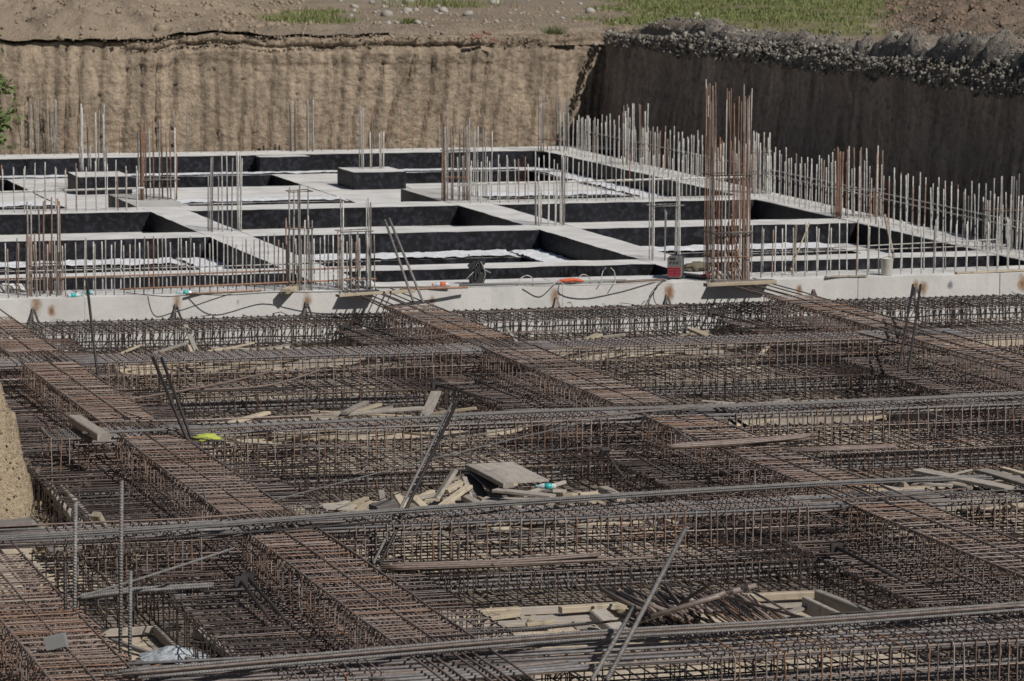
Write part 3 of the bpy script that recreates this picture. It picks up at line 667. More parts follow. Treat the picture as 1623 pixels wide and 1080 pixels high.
for i in range(4):
    for (p_, q_) in TX[i]:
        xa = LX[p_][1] if p_ else (9.1 if i >= 2 else 4.6); xb = LX[q_][0] if q_ else 34.0
        y0, y1 = TY[i]
        nm = (f'between the {LN[p_]} and {LN[q_]} raised cages' if p_ and q_ else (f'right of the {LN[p_]} raised cage' if p_ else f'left of the {LN[q_]} raised cage'))
        g0 = .6 if p_ else 0; g1 = .35 if q_ else 0
        if i == 0: g0, g1 = (2.2 if p_ == 'A' else 1.5), .3
        rib_cage('x', y0, y1, xa-.5 if p_ else xa, xb+.5 if q_ else xb, xa+g0, xb-g1, f'{RN[i]} cross cage from the bottom, {nm}', 'stir', 'main', topz=-.035, rm=.018, nt=7, dense=.125, sparse=.15, group=GT, up=.0, ontop=False, inner=.0, rs=.009)
        fa = LFX[p_][1]+.02 if p_ else xa-.3; fb = LFX[q_][0]-.02 if q_ else xb
        flat_cage('x', *TF[i], fa, fb, f'mesh under the {RN[i]} cross cage {nm}', group=GFT, step=.18)
for (xa, xb, nm) in ((8.9, 17.9, 'left of the central raised cage'), (17.95, 25.9, 'between the central and right hand cages'), (25.95, 34.5, 'right of the right hand cage')):
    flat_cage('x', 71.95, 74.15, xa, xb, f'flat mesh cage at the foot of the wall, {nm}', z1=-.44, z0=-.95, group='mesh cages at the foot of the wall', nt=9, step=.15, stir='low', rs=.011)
#DETAILS
# ------------------------------------------------------------------ loose bars
def pt(p): return P(p[0], p[1], p[2]) if len(p) == 3 else Q(p[0], p[1], p[3])
def smooth(pts, n=6):
    out = []
    for i in range(len(pts)-1):
        p0 = pts[max(i-1, 0)]; p1 = pts[i]; p2 = pts[i+1]; p3 = pts[min(i+2, len(pts)-1)]
        for j in range(n):
            t = j/n; out.append(.5*((2*p1)+(p2-p0)*t+(2*p0-5*p1+4*p2-p3)*t*t+(3*p1-p0-3*p2+p3)*t**3))
    out.append(pts[-1]); return out
def loose(pts, r, mat, lab, group=None, name='loose_bar', cat='loose bar', d=(0, 0, 0), k=8, n=5):
    v = [pt(p)+Vector(d) for p in pts]
    if len(v) > 2: v = smooth(v, n)
    o = MB().tube(v, r, k).build(name, M[mat], None, True)
    c = v[0].copy(); 
    for a in o.data.vertices: a.co -= c
    o.location = c; tag(o, lab, cat, group); return o
B1 = [(-30, 859, .05), (200, 845, .05), (400, 830, .05), (700, 808, .06), (1080, 783, .06), (1380, 766, .06), (1650, 757, .05)]
for i in range(4):
    loose([(a, b+random.uniform(-.7, .7), c) for a, b, c in B1], .014, 'loose' if i != 2 else 'mainb', 'one of the long thin bars lying together across the second cross cage up', 'long bars lying on the second cross cage', d=(0, i*.055, (i % 2)*.02))
loose([(-20, 868, .03), (300, 851, .03), (620, 826, .03)], .016, 'dark', 'dark bar lying in front of the long grey bars at the left frame edge')
loose([(-20, 836, .02), (150, 828, .02), (300, 822, .02), (420, 812, .02)], .013, 'mainb', 'brown bar crossing the small gap left of the left raised cage')
B3 = [(130, 686, .05), (360, 676, .05), (700, 659, .05), (900, 650, .05), (1250, 640, .05), (1650, 622, .05)]
for i in range(3):
    loose(B3 if i < 2 else B3[2:], .014, 'loose', 'one of the long grey bars lying along the third cross cage from the bottom', 'long bars lying on the third cross cage', d=(0, i*.10-.1, .0))
B0 = [(180, 1075, .06), (540, 1043, .06), (900, 1013, .06), (1250, 992, .07), (1650, 962, .06)]
for i in range(5):
    loose([(a, b, c) for a, b, c in B0], .017, ['loose', 'main', 'mainb', 'loose', 'loose'][i], 'one of the thick bars lying together along the bottom cross cage', 'thick bars lying on the bottom cross cage', d=(random.uniform(-.3, .3), i*.07-.05, (i % 2)*.03))
for i in range(4):
    loose([(560+20*i, 1072, -.05), (800, 1058, -.05), (900+10*i, 1048, -.05)], .019, 'main', 'one of the short thick bars in front of the long ones, bottom centre', 'short thick bars at the bottom centre', d=(0, -.12*i, 0))
loose([(435, 793, .05), (560, 760, .06), (700, 724, .06), (870, 683, .05), (1010, 654, .05), (1250, 641, .05)], .010, 'loose', 'lower of two thin bars sagging diagonally from the third cross cage')
loose([(560, 752, .05), (700, 702, .06), (870, 671, .05), (1010, 653, .06), (1200, 638, .05)], .010, 'mainb', 'upper of two thin bars sagging diagonally from the third cross cage')
loose([(300, 694, .03), (400, 703, .05), (620, 712, .02)], .009, 'loose', 'thin bent bar starting at the yellow green cloth')
for i in range(6):
    a = random.uniform(-6, 6)
    loose([(1062+a, 706+i*1.3, .05), (1180, 699+i*1.3, .05), (1285+random.uniform(-12, 16), 690+i*1.3, .05)], .017, 'mainb', 'one of the brown bars bundled on the central raised cage', 'brown bars on the central raised cage', d=(0, 0, (i % 2)*.03))
for i in range(3):
    loose([(1240+8*i, 712+i*2, .03), (1420, 705+i*2, .03)], .014, 'mainb', 'one of the thin brown bars right of the central raised cage', 'thin brown bars right of the central cage')
for i in range(6):
    loose([(602+random.uniform(0, 30), 897+i*1.6, -.44), (800, 891+i*1.6, -.44), (960+random.uniform(-60, 90), 880+i*1.6, -.44)], .017, 'mainb', 'one of the brown ribbed bars lying in front of the second cross cage', 'brown bars in front of the second cross cage', d=(0, 0, (i % 2)*.035))
loose([(122, 947, -.30), (230, 915, -.2), (372, 869, .02)], .016, 'loose', 'upper grey bar rising to the right behind the four upright poles')
for i in range(4):
    loose([(128, 944+i*2, -.40), (200, 935+i*2, -.42), (338, 926+i*2, -.44)], .020, 'loose' if i else 'dark', 'one of the ribbed grey bars lying behind the four upright poles', 'ribbed bars behind the upright poles', d=(0, 0, .02*(i % 2)))
loose([(738, 1003, -.80), (850, 995, -.82), (950, 986, -.85)], .017, 'loose', 'single ribbed grey bar lying across the sandy opening, bottom centre')
loose([(745, 1026, -.92), (800, 1017, -.92), (860, 1007, -.92)], .016, 'dark', 'dark bent bar on the floor of the bottom centre opening')
# dark bars with plates on their heads
def headed(p, q, r, lab):
    o = loose([p, q], r, 'dark', lab); a = pt(p); b = pt(q)-pt(p); mb = MB(); n = b.normalized()
    mb.obox(-n*.02, n*.03, .16, .12); h = mb.build('head_plate', M['dark'], o); return o
headed((690, 611, .02), (795, 637, -.05), .022, 'long dark bar with a plate on its head, left of the central raised cage')
headed((757, 604, -.1), (810, 626, -.3), .024, 'short dark bar with a plate on its head beside the central raised cage')
headed((958, 716, -.1), (992, 760, -.45), .018, 'grey bar with a plate on its head, upright part of a pair')
headed((998, 717, -.2), (1062, 752, -.48), .022, 'dark bar with a plate on its head, lying right of the grey one')
headed((1325, 868, -.35), (1437, 922, -.45), .026, 'blue black pipe lying on the low mesh left of the lower right cage')
headed((382, 922, -.3), (428, 982, -.42), .022, 'left one of two dark headed bars beside the left raised cage')
headed((392, 916, -.3), (452, 982, -.42), .022, 'right one of two dark headed bars beside the left raised cage')
headed((1172, 506, -.1), (1230, 522, -.3), .02, 'dark bar lying below the wooden plank on the wall')
for i, (a, b) in enumerate((((1128, 498, -.2), (1225, 520, -.3)), ((560, 512, -.2), (640, 538, -.35)), ((545, 520, -.2), (600, 540, -.3)))): headed(a, b, .018, ['thin dark bar left of the right hand raised cage near the wall', 'dark bar lying left of the central raised cage near the wall', 'short dark bar left of the central raised cage near the wall'][i])
# poles
def pole(p, q, r, mat, lab, group=None): return loose([p, q], r, mat, lab, group, 'pole', 'pole', k=10)
b = P(190, 1078, -.95); pole((190, 1078, -.95), (193, 762, 0, b.y), .023, 'loose', 'tallest of four upright ribbed poles at the bottom left')
b = P(117, 1080, -.95); pole((117, 1080, -.95), (120, 798, 0, b.y), .023, 'loose', 'second tallest upright pole, second from the left')
b = P(105, 1100, -.95); pole((105, 1100, -.95), (103, 890, 0, b.y), .021, 'dark', 'short dark upright pole, leftmost of the four')
b = P(205, 1100, -.95); pole((205, 1100, -.95), (207, 905, 0, b.y), .022, 'loose', 'short upright pole, rightmost of the four')
pole((155, 597, -.1), (137, 443, 0, 64.8), .024, 'dark', 'thin dark pole leaning in front of the concrete wall on the left')
pole((296, 695, 0.02), (242, 567, 0, 56.6), .027, 'dark', 'left one of two dark ribbed poles leaning above the yellow green cloth')
pole((303, 694, 0.02), (256, 568, 0, 56.9), .025, 'dark', 'right one of two dark ribbed poles leaning above the yellow green cloth')
pole((655, 478, .0), (610, 349, 0, 74.1), .026, 'dowel_grey', 'left one of two grey poles leaning over the concrete wall')
pole((671, 480, .0), (617, 347, 0, 74.5), .026, 'dowel_grey', 'right one of two grey poles leaning over the concrete wall')
pole((592, 893, -.45), (716, 640, 0, 49.4), .020, 'loose', 'upper one of two thick ribbed poles leaning across the centre')
pole((602, 895, -.45), (722, 642, 0, 49.1), .024, 'dark', 'lower darker one of two thick poles leaning across the centre')
pole((962, 1078, .05), (1086, 840, 0, 38.4), .026, 'loose', 'right thick ribbed pole rising from the bottom edge')
pole((938, 1078, .05), (1005, 962, 0, 37.9), .024, 'loose', 'short thick ribbed pole beside the taller one at the bottom edge')
pole((1424, 587, -.1), (1447, 452, 0, 66.2), .022, 'dark', 'left one of two dark poles standing in the right hand cages')
pole((1440, 588, -.1), (1459, 452, 0, 66.4), .024, 'dark', 'right one of two dark poles standing in the right hand cages')
pole((1115, 640, .03), (1078, 648, .03), .016, 'mainb', 'short stub bar on the central cage below the long bars')
loose([(1130, 645, .03), (1165, 672, -.3)], .024, 'dark', 'left one of two dark bars dropping from the third cross cage')
loose([(1142, 645, .03), (1182, 676, -.3)], .024, 'dark', 'right one of two dark bars dropping from the third cross cage')
loose([(205, 633, -.3), (330, 612, -.3), (428, 590, -.3)], .018, 'mainb', 'long brown bar rising to the right over the boards, upper left')
loose([(210, 626, -.35), (340, 620, -.35), (470, 617, -.35)], .02, 'dark', 'dark bar lying flat over the boards, upper left')
loose([(305, 618, -.35), (420, 612, -.35), (505, 588, -.3)], .015, 'mainb', 'thin brown bar right of the long one over the boards')
# pile of rusty offcuts, bottom right opening
for i in range(5):
    t = i*.06
    loose([(1012+i*5, 985-i*2, -.55+t*.6), (1150+i*12, 940-i*3, -.15+t*.3)], .030, 'dark' if i % 2 else 'mainb', 'one of the thick dark pipes on top of the rusty offcut pile', 'dark pipes on the offcut pile')
loose([(1080, 956, -.5), (1133, 921, -.1)], .022, 'dark', 'short dark bar sticking up from the offcut pile')
loose([(1046, 923, -.1), (1120, 938, -.3), (1310, 990, -.5)], .018, 'dark', 'long dark bar lying across the top of the offcut pile')
rs = random.Random(5)
for i in range(52):
    a = rs.uniform(0, 1); x0 = 1095+90*a+rs.uniform(-10, 10); y0 = 942+rs.uniform(-6, 10)
    x1 = x0+rs.uniform(45, 95); y1 = 990+rs.uniform(-4, 16)
    loose([(x0, y0, -.45-.25*rs.random()), (x1, y1, -.70-.25*rs.random())], rs.choice((.010, .013, .016)), rs.choice(('mainb', 'dark', 'stir_rust', 'mainb', 'stir')), 'one of the thin rusty bars fanned out in the offcut pile', 'fanned rusty offcuts', k=6)
for i in range(56):
    x0 = rs.uniform(1015, 1150); y0 = rs.uniform(966, 1004); z = -.95+.38*(1004-y0)/40
    p0 = P(x0, y0, z); p1 = p0+Vector((rs.uniform(-.25, .3), rs.uniform(.8, 1.6), rs.uniform(-.03, .08)))
    o = MB().tube([p0-p0, p1-p0], rs.choice((.016, .02, .026)), 8).build('loose_bar', M[rs.choice(('mainb', 'dark', 'dark', 'stir_rust'))], None, True); o.location = p0
    tag(o, 'one of the rusty offcuts stacked with their ends towards the viewer', 'loose bar', 'offcuts stacked end on')
# bundles of new stirrups leaning and lying behind the second cross cage
sm = [stirrup_mesh(.7, 0, .42, .009, 'dowel_rust', seed=900+i) for i in range(3)]
c = P(548, 872, -.75)
for i in range(26):
    o = link('loose_stirrup', sm[i % 3], None); o.location = (c.x-.6+i*.045, c.y+1.6+rs.uniform(-.05, .05), -.98+rs.uniform(0, .04)); o.rotation_euler = (rs.uniform(.25, .4), rs.uniform(-.06, .06), math.pi/2*.2+rs.uniform(-.1, .1))
    tag(o, 'one of the orange brown stirrups stacked upright right of the left raised cage', 'stirrup', 'stack of orange brown stirrups')
for i in range(16):
    p0 = P(rs.uniform(955, 1035), rs.uniform(838, 862), -.75); L = rs.uniform(.6, 1.3); a = rs.uniform(-.5, .3)
    pts = [Vector((t*L*math.cos(a), t*L*math.sin(a), .16*math.sin(t*3)*rs.random()-.1*t)) for t in (0, .25, .5, .75, 1)]
    o = MB().tube(pts, .009, 5).build('loose_bar', M['dowel_rust'], None, True); o.location = p0
    tag(o, 'one of the bent brown bars heaped behind the second cross cage, centre right', 'loose bar', 'heap of bent brown bars')
# stray bars left on the cages
rs = random.Random(21)
for i in range(44):
    x = rs.uniform(9.2, 26); y = rs.uniform(40, 71); low = rs.random() < .6; z = -.46 if low else .03
    if low:
        j = rs.randrange(4); y = rs.choice((TF[j][0]+rs.uniform(.1, .9), TF[j][1]-rs.uniform(.1, .6))); a = rs.gauss(0, .06)
    else: a = rs.choice((0, math.pi/2))+rs.gauss(0, .12); j = rs.randrange(4); y = rs.choice(TY[j])+rs.uniform(-.2, .2) if abs(math.cos(a)) > .5 else y; x = x if abs(math.cos(a)) > .5 else rs.choice([q for v in LX.values() for q in v][:6])+rs.uniform(-.3, .3)
    L = rs.uniform(1.2, 4.2); p0 = Vector((x, y, z)); d = Vector((math.cos(a)*L, math.sin(a)*L, rs.uniform(-.02, .05)))
    o = MB().tube([Vector((0, 0, 0)), d*.5+Vector((0, 0, rs.uniform(-.03, .06))), d], rs.choice((.008, .010, .014)), 6).build('loose_bar', M[rs.choice(('mainb', 'loose', 'stir', 'dark'))], None, True); o.location = p0
    tag(o, 'one of the stray single bars dropped on the cages', 'loose bar', 'stray bars dropped on the cages')
for i in range(9):
    o = MB().tube([Vector((0, 0, 0)), Vector((rs.uniform(3, 5.2), rs.uniform(-.1, .1), 0))], .018, 8).build('loose_bar', M[rs.choice(('loose', 'main'))], None, True); o.location = (rs.uniform(12.2, 13.5), 38.2+i*.06, -.55+.04*(i % 2))
    tag(o, 'one of the thick grey bars stored inside the bottom cross cage, right part', 'loose bar', 'thick bars stored inside the bottom cross cage')
# ------------------------------------------------------------------ timber
def plank(p, q, w, t, mat, lab, group=None, up=(0, 0, 1), name='plank', cat='plank', n=3, jit=.006):
    a = pt(p) if not isinstance(p, Vector) else p; b = pt(q) if not isinstance(q, Vector) else q
    u = Vector(up)
    o = MB().obox(a-a, b-a, w, t, u, n, jit).build(name, M[mat]); o.location = a; tag(o, lab, cat, group); return o
OW, FW, DW = 'oldwood', 'wood', 'darkwood'
PL = [((745, 739, -.24), (806, 770, -.34), .16, .07, OW, 'thick plank lying across the front of the centre timber pile'),
 ((782, 735, -.25), (838, 764, -.32), .62, .025, OW, 'wide weathered sheet on top of the centre timber pile'),
 ((785, 777, -.40), (876, 787, -.42), .2, .04, OW, 'plank sloping right below the water bottle'),
 ((765, 793, -.55), (880, 796, -.55), .5, .03, OW, 'wide grey sheet at the foot of the centre timber pile'),
 ((722, 744, -.2), (692, 790, -.6), .11, .06, OW, 'upright plank at the left end of the centre timber pile'),
 ((744, 771, -.4), (697, 805, -.62), .12, .05, FW, 'pale short plank crossing the left of the centre timber pile'),
 ((734, 764, -.4), (706, 779, -.5), .14, .06, FW, 'stubby pale block between the two left planks of the pile'),
 ((736, 758, -.35), (747, 793, -.6), .07, .05, OW, 'narrow upright lath in the centre timber pile'),
 ((757, 800, -.6), (737, 788, -.55), .13, .08, OW, 'short thick offcut at the foot of the timber pile'),
 ((742, 752, -.35), (768, 798, -.65), .22, .02, DW, 'dark bent board leaning in the timber pile'),
 ((752, 748, -.3), (792, 782, -.5), .2, .02, DW, 'second dark board under the wide sheet'),
 ((760, 744, -.3), (800, 790, -.55), .12, .02, DW, 'narrow dark board beside the second dark one'),
 ((627, 782, -.45), (645, 812, -.7), .14, .05, FW, 'pale plank leaning just left of the crossing poles'),
 ((655, 788, -.6), (676, 808, -.7), .12, .05, FW, 'pale offcut just right of the crossing poles'),
 ((592, 808, -.65), (624, 800, -.6), .3, .12, DW, 'dark wooden block left of the crossing poles'),
 ((540, 803, -.9), (690, 797, -.9), .16, .05, FW, 'long pale board lying behind the second cross cage'),
 ((470, 801, -.55), (560, 806, -.62), .38, .025, OW, 'wide grey board beside the left raised cage'),
 ((455, 814, -.8), (520, 812, -.8), .16, .04, FW, 'yellowish board under the wide grey board'),
 ((885, 787, -.8), (957, 782, -.8), .12, .06, FW, 'pale timber right of the water bottle'),
 ((955, 776, -.7), (985, 790, -.7), .14, .1, OW, 'short grey timber end right of the pale one'),
 ((884, 778, -.5), (888, 798, -.75), .14, .05, OW, 'short plank standing beside the water bottle'),
 ((1403, 764, .02), (1437, 768, .02), .13, .07, FW, 'short pale block on the right beside the stacked planks'),
 ((1385, 764, 0), (1510, 770, 0), .12, .03, OW, 'long thin grey board below the stacked planks on the right'),
 ((1445, 755, .0), (1538, 774, 0), .09, .04, OW, 'narrow plank left of the broad stacked ones'),
 ((1454, 746, .10), (1600, 775, .0), .24, .05, OW, 'broadest plank of the stack on the right'),
 ((1522, 755, .03), (1560, 761, .03), .12, .03, FW, 'small pale board between the broad planks'),
 ((1556, 746, .10), (1645, 772, .05), .22, .05, OW, 'broad grey plank at the right frame edge'),
 ((1588, 743, .12), (1640, 757, .08), .08, .05, FW, 'pale lath at the right frame edge'),
 ((1600, 757, .05), (1650, 755, .05), .14, .04, FW, 'pale board end at the right frame edge'),
 ((690, 977, -.93), (823, 968, -.93), .13, .09, FW, 'long pale timber under the front edge of the low mesh, left part'),
 ((888, 967, -.90), (1008, 959, -.90), .14, .08, FW, 'long pale timber under the front edge of the low mesh, right part'),
 ((700, 992, -1.0), (945, 978, -1.0), .42, .05, OW, 'wide plastered board across the bottom centre opening'),
 ((948, 974, -.75), (990, 1012, -.85), .22, .13, OW, 'thick square timber left of the offcut pile'),
 ((938, 998, -.98), (965, 1018, -.98), .12, .06, FW, 'small pale wedge beside the thick square timber'),
 ((813, 1016, -.98), (838, 1030, -.98), .16, .03, FW, 'small square board in the bottom centre opening'),
 ((865, 1008, -.95), (900, 1014, -.98), .10, .05, FW, 'small pale offcut in the bottom centre opening'),
 ((893, 1004, -.9), (955, 1008, -.98), .09, .04, OW, 'narrow grey offcut in the bottom centre opening'),
 ((855, 1020, -.98), (872, 1008, -.9), .06, .06, FW, 'little upright stick in the bottom centre opening'),
 ((1162, 948, -.90), (1292, 943, -.90), .12, .10, FW, 'pale timber behind the rusty offcut pile'),
 ((1170, 962, -1.0), (1285, 955, -1.0), .35, .04, OW, 'grey board lying behind the rusty offcut pile'),
 ((1275, 958, -.88), (1345, 990, -.9), .07, .20, OW, 'left one of two grey timbers right of the offcut pile'),
 ((1296, 945, -.85), (1400, 985, -.9), .10, .16, OW, 'right one of two grey timbers right of the offcut pile'),
 ((1232, 978, -.95), (1280, 962, -.9), .12, .03, OW, 'small board between the offcut pile and the grey timbers'),
 ((313, 1001, -.95), (392, 1058, -.95), .12, .10, OW, 'brown timber edge of the bottom left opening'),
 ((178, 1015, -.98), (240, 1037, -.98), .06, .05, DW, 'dark stick on the sandy floor, bottom left'),
 ((217, 1051, -.98), (232, 1057, -.98), .1, .08, DW, 'tiny dark block left of the crumpled plastic'),
 ((60, 752, -.80), (168, 884, -.85), .13, .10, OW, 'left long timber rail beside the sand slope'),
 ((74, 742, -.75), (190, 880, -.80), .08, .08, OW, 'right long timber rail beside the sand slope'),
 ((118, 664, .06), (165, 694, .06), .20, .12, OW, 'pale square timber lying on the left cages'),
 ((152, 815, -.3), (168, 846, -.6), .13, .09, FW, 'pale timber standing beside the low mesh, lower left'),
 ((-12, 828, -.95), (56, 824, -.95), .75, .02, DW, 'dark sheet on the sand at the left edge'),
 ((85, 800, -1.0), (130, 845, -1.0), .12, .03, OW, 'narrow board on the sand, left'),
 ((95, 795, -1.0), (118, 815, -.98), .12, .03, OW, 'short board on the sand, left'),
 ((490, 661, -.15), (670, 647, -.15), .13, .05, OW, 'long pale board behind the third cross cage'),
 ((545, 655, -.1), (580, 638, -.1), .10, .05, OW, 'short stick on the long pale board'),
 ((535, 469, .04), (655, 461, .04), .16, .05, FW, 'pale curved plank on the wall above the central raised cage'),
 ((1118, 452, .05), (1228, 447, .05), .18, .07, FW, 'pale plank on the wall above the right hand raised cage'),
 ((1308, 439, .03), (1374, 437, .03), .1, .03, OW, 'thin dark board on the wall below the upright bars'),
 ((1515, 433, .03), (1640, 428, .03), .1, .04, FW, 'thin pale board on the wall at the right frame edge'),
 ((452, 462, .05), (470, 455, .05), .2, .10, FW, 'square wooden block on the wall left of the bar clusters'),
 ((1085, 435, .05), (1122, 440, .05), .25, .03, DW, 'dark board on the wall right of the welding machine'),
]
for i in range(16):
    a_ = rs.uniform(690, 800); b_2 = rs.uniform(768, 800); L_ = rs.uniform(14, 48); an_ = rs.uniform(-1.2, 1.2)
    plank((a_, b_2, -.45-.012*(b_2-765)), (a_+L_*math.cos(an_), b_2+L_*.55*math.sin(an_), -.42-.012*(b_2-765)), rs.uniform(.07, .16), rs.uniform(.03, .06), rs.choice((OW, OW, FW)), 'one of the broken boards heaped at the left foot of the centre pile', 'broken boards heaped at the centre pile')
for p, q, w_, t_, mt, lab in PL: plank(p, q, w_, t_, mt, lab)
plank((475, 455, 0.0), (473, 420, 0, 74.6), .06, .04, FW, 'upright wooden lath on the wall left of the bar clusters', up=(0, 1, 0))
plank((1256, 436, 0.0), (1262, 357, 0, 74.6), .05, .03, 'wood', 'upright split lath among the bars right of the tallest cluster', up=(0, 1, 0))
plank((1250, 437, 0.0), (1283, 353, 0, 75.2), .03, .02, 'wood', 'thin slanted lath beside the upright split lath', up=(0, 1, 0))
plank((1402, 340, 0, 74.9), (1417, 408, .35), .05, .04, 'oldwood', 'slanted stick rising out of the white pail', up=(0, 1, 0))
for i in range(4):
    plank((1150+9*i+random.uniform(-4, 4), 445, .0), (1163+random.uniform(-10, 22), 340+20*random.random(), 0, 74.6+.5*random.random()), .035, .02, 'dowel_rust', 'one of the thin brown strips tangled inside the tallest bar cluster', 'brown strips in the tallest cluster', up=(0, 1, 0), name='metal_strip', cat='metal strip')
# form boards round the openings between the footing cages
def form(x0, y0, x1, y1, w_, h, mt, lab, z=-1.03): plank(Vector((x0, y0, z+h/2)), Vector((x1, y1, z+h/2)), w_, h, mt, lab, 'form timbers', name='form_board', cat='form board', n=6, jit=.004)
cells = [(7.7, 8.7, 'bottom left opening'), (12.2, 17.3, 'opening left of the central raised cage'), (20.0, 25.15, 'opening right of the central raised cage')]
rows_ = [(40.4, 45.3, 'lowest row'), (49.0, 53.9, 'second row up'), (57.8, 62.75, 'third row up'), (66.8, 71.85, 'row next to the wall')]
for j, (ya, yb, rn) in enumerate(rows_):
    for i, (xa, xb, cn) in enumerate(cells):
        if i == 0 and j: continue
        hi = .10; mt = 'wood' if j % 2 else 'oldwood'
        form(xa, yb-.05, xb, yb-.05, .05, hi, mt, f'back board of {cn}, {rn}')
        form(xb-.04, ya, xb-.04, yb-.1, .05, .40 if hi > .3 else .12, 'oldwood', f'right board, {cn}, {rn}')
        form(xa+.04, ya, xa+.04, yb-.1, .05, .12, 'oldwood', f'left board, {cn}, {rn}')
plank(Vector((20.4, 60.5, -.82)), Vector((24.3, 60.5, -.82)), .05, .42, 'oldwood', 'pale upright board face of the form box seen through the third cross cage', name='form_board', cat='form board', n=6)
plank(Vector((24.35, 60.45, -.82)), Vector((24.35, 57.4, -.82)), .05, .42, 'darkwood', 'dark side board at the right end of the form box', name='form_board', cat='form board', n=6)
# scattered offcuts on the pit floor, each opening its own litter
def scatter(x0, x1, y0, y1, n, lab, group, lmin=.3, lmax=1.6, mats=(OW, FW, OW), zj=.12, flat=True):
    for i in range(n):
        x = rs.uniform(x0, x1); y = rs.uniform(y0, y1); L = rs.uniform(lmin, lmax); a = rs.gauss(0, .5)+(math.pi/2 if rs.random() < .25 else 0)
        h = rs.uniform(.0, zj); d = Vector((math.cos(a)*L/2, math.sin(a)*L/2, rs.uniform(-.03, .10)*L))
        c = Vector((x, y, -.99+h+abs(d.z)))
        plank(c-d, c+d, rs.choice((.06, .09, .12, .18)), rs.choice((.025, .04, .05)), rs.choice(mats), lab, group, n=2)
scatter(12.4, 17, 57.9, 62.5, 34, 'one of the pale offcuts scattered on the pit floor, upper left opening', 'offcuts in the upper left opening', .4, 2.2, (FW, OW, FW), .2)
scatter(12.4, 17, 51.5, 53.9, 34, 'one of the boards strewn on the pit floor left of centre', 'boards left of centre')
scatter(12.6, 17, 49.3, 52.2, 26, 'one of the offcuts strewn around the centre timber pile', 'offcuts around the centre pile', .3, 1.2, (OW, FW, OW, DW), .22)
scatter(20.2, 25, 66.9, 71.6, 34, 'one of the pale boards in the opening near the wall, right of centre', 'boards near the wall right of centre', .5, 2.4, (FW, OW), .15)
scatter(14.3, 16.2, 50.2, 52.4, 26, 'one of the broken grey pieces jumbled in the centre timber pile', 'broken pieces in the centre pile', .2, .9, (OW, OW, DW, FW), .42)
scatter(12.3, 17.2, 66.9, 71.7, 46, 'one of the boards in the opening near the wall, left of centre', 'boards near the wall left of centre', .5, 2.8, (FW, OW, FW), .25)
scatter(20.2, 25, 58, 62.3, 26, 'one of the offcuts inside the grey boarded opening, right of centre', 'offcuts in the boarded opening', .3, 1.6, (FW, OW), .08)
scatter(20.2, 25, 49.2, 53.8, 34, 'one of the boards under the cages at the right, below the stacked planks', 'boards below the stacked planks', .5, 2.2, (FW, OW))
scatter(12.6, 15.2, 43, 45, 10, 'one of the small offcuts on the floor of the bottom centre opening', 'offcuts in the bottom centre opening', .15, .6, (FW, OW), .04)
scatter(7.8, 9.0, 49, 53, 7, 'one of the short boards at the foot of the sand slope', 'boards at the sand slope', .3, .9, (OW, DW), .05)
scatter(11.5, 15, 36.8, 38.6, 14, 'one of the offcuts seen under the bottom cross cage', 'offcuts under the bottom cross cage', .4, 1.4, (FW, OW), .1)
# ------------------------------------------------------------------ small things
def lathe(prof, k=12):
    mb = MB(); n = len(prof)
    for (r, z) in prof:
        for j in range(k): a = 2*math.pi*j/k; mb.v.append((r*math.cos(a), r*math.sin(a), z)); mb.uv.append((j/k, z))
    for i in range(n-1):
        for j in range(k): mb.f.append((i*k+j, i*k+(j+1) % k, (i+1)*k+(j+1) % k, (i+1)*k+j)); mb.mi.append(0)
    mb.f.append(tuple(range(k))[::-1]); mb.f.append(tuple((n-1)*k+j for j in range(k))); mb.mi += [0, 0]
    return mb
def bottle(loc, rz, lab, label_mat='teal', s=1.0, full=False):
    r_ = empty('plastic_bottle', loc); tag(r_, lab, 'bottle'); r_.rotation_euler = (0, R(90), rz)
    q = lambda L: [(a*s, b*s) for a, b in L]
    lathe(q([(.03, -.12), (.036, -.11), (.036, .04), (.030, .07), (.013, .10), (.013, .115)])).build('bottle_body', M['bottle'], r_, True)
    lathe(q([(.0375, -.07), (.0375, .02)])).build('paper_label', M[label_mat], r_, True)
    lathe(q([(.016, .113), (.016, .132)])).build('cap', M[label_mat], r_, True); return r_
c = Q(866, 771, 51.2); bottle(c, R(160), 'clear water bottle with turquoise label on the centre timber pile', s=1.15)
c = P(118, 468, .04); bottle(c, R(10), 'turquoise labelled bottle on the wall near the left edge', s=1.2)
c = P(140, 464, .04); bottle(c, R(150), 'turquoise labelled bottle on the wall just behind the dark pole', s=1.0)
c = P(292, 464, .04); bottle(c, R(170), 'turquoise labelled bottle on the wall above the second rust stain', s=1.2)
c = P(699, 451, .05); bottle(c, R(175), 'white bottle with orange label on the wall right of the leaning poles', 'orange', s=1.4)
c = P(594, 458, .04); bottle(c, R(60), 'small green capped bottle under the grey bar cluster on the wall', s=.8)
# white pail
c = P(1411, 438, 0.0); r_ = empty('pail', c+Vector((0, .2, 0))); tag(r_, 'pale upright pail on the wall among the bars, right', 'pail')
lathe([(.105, 0), (.115, .02), (.135, .35), (.14, .36), (.128, .36), (.12, .3)], 20).build('pail_body', M['pail'], r_, True)
MB().tube([(-.135, 0, .34), (-.09, -.08, .39), (.0, -.12, .41), (.09, -.08, .39), (.135, 0, .34)], .005, 5).build('handle', M['rubber'], r_, True)
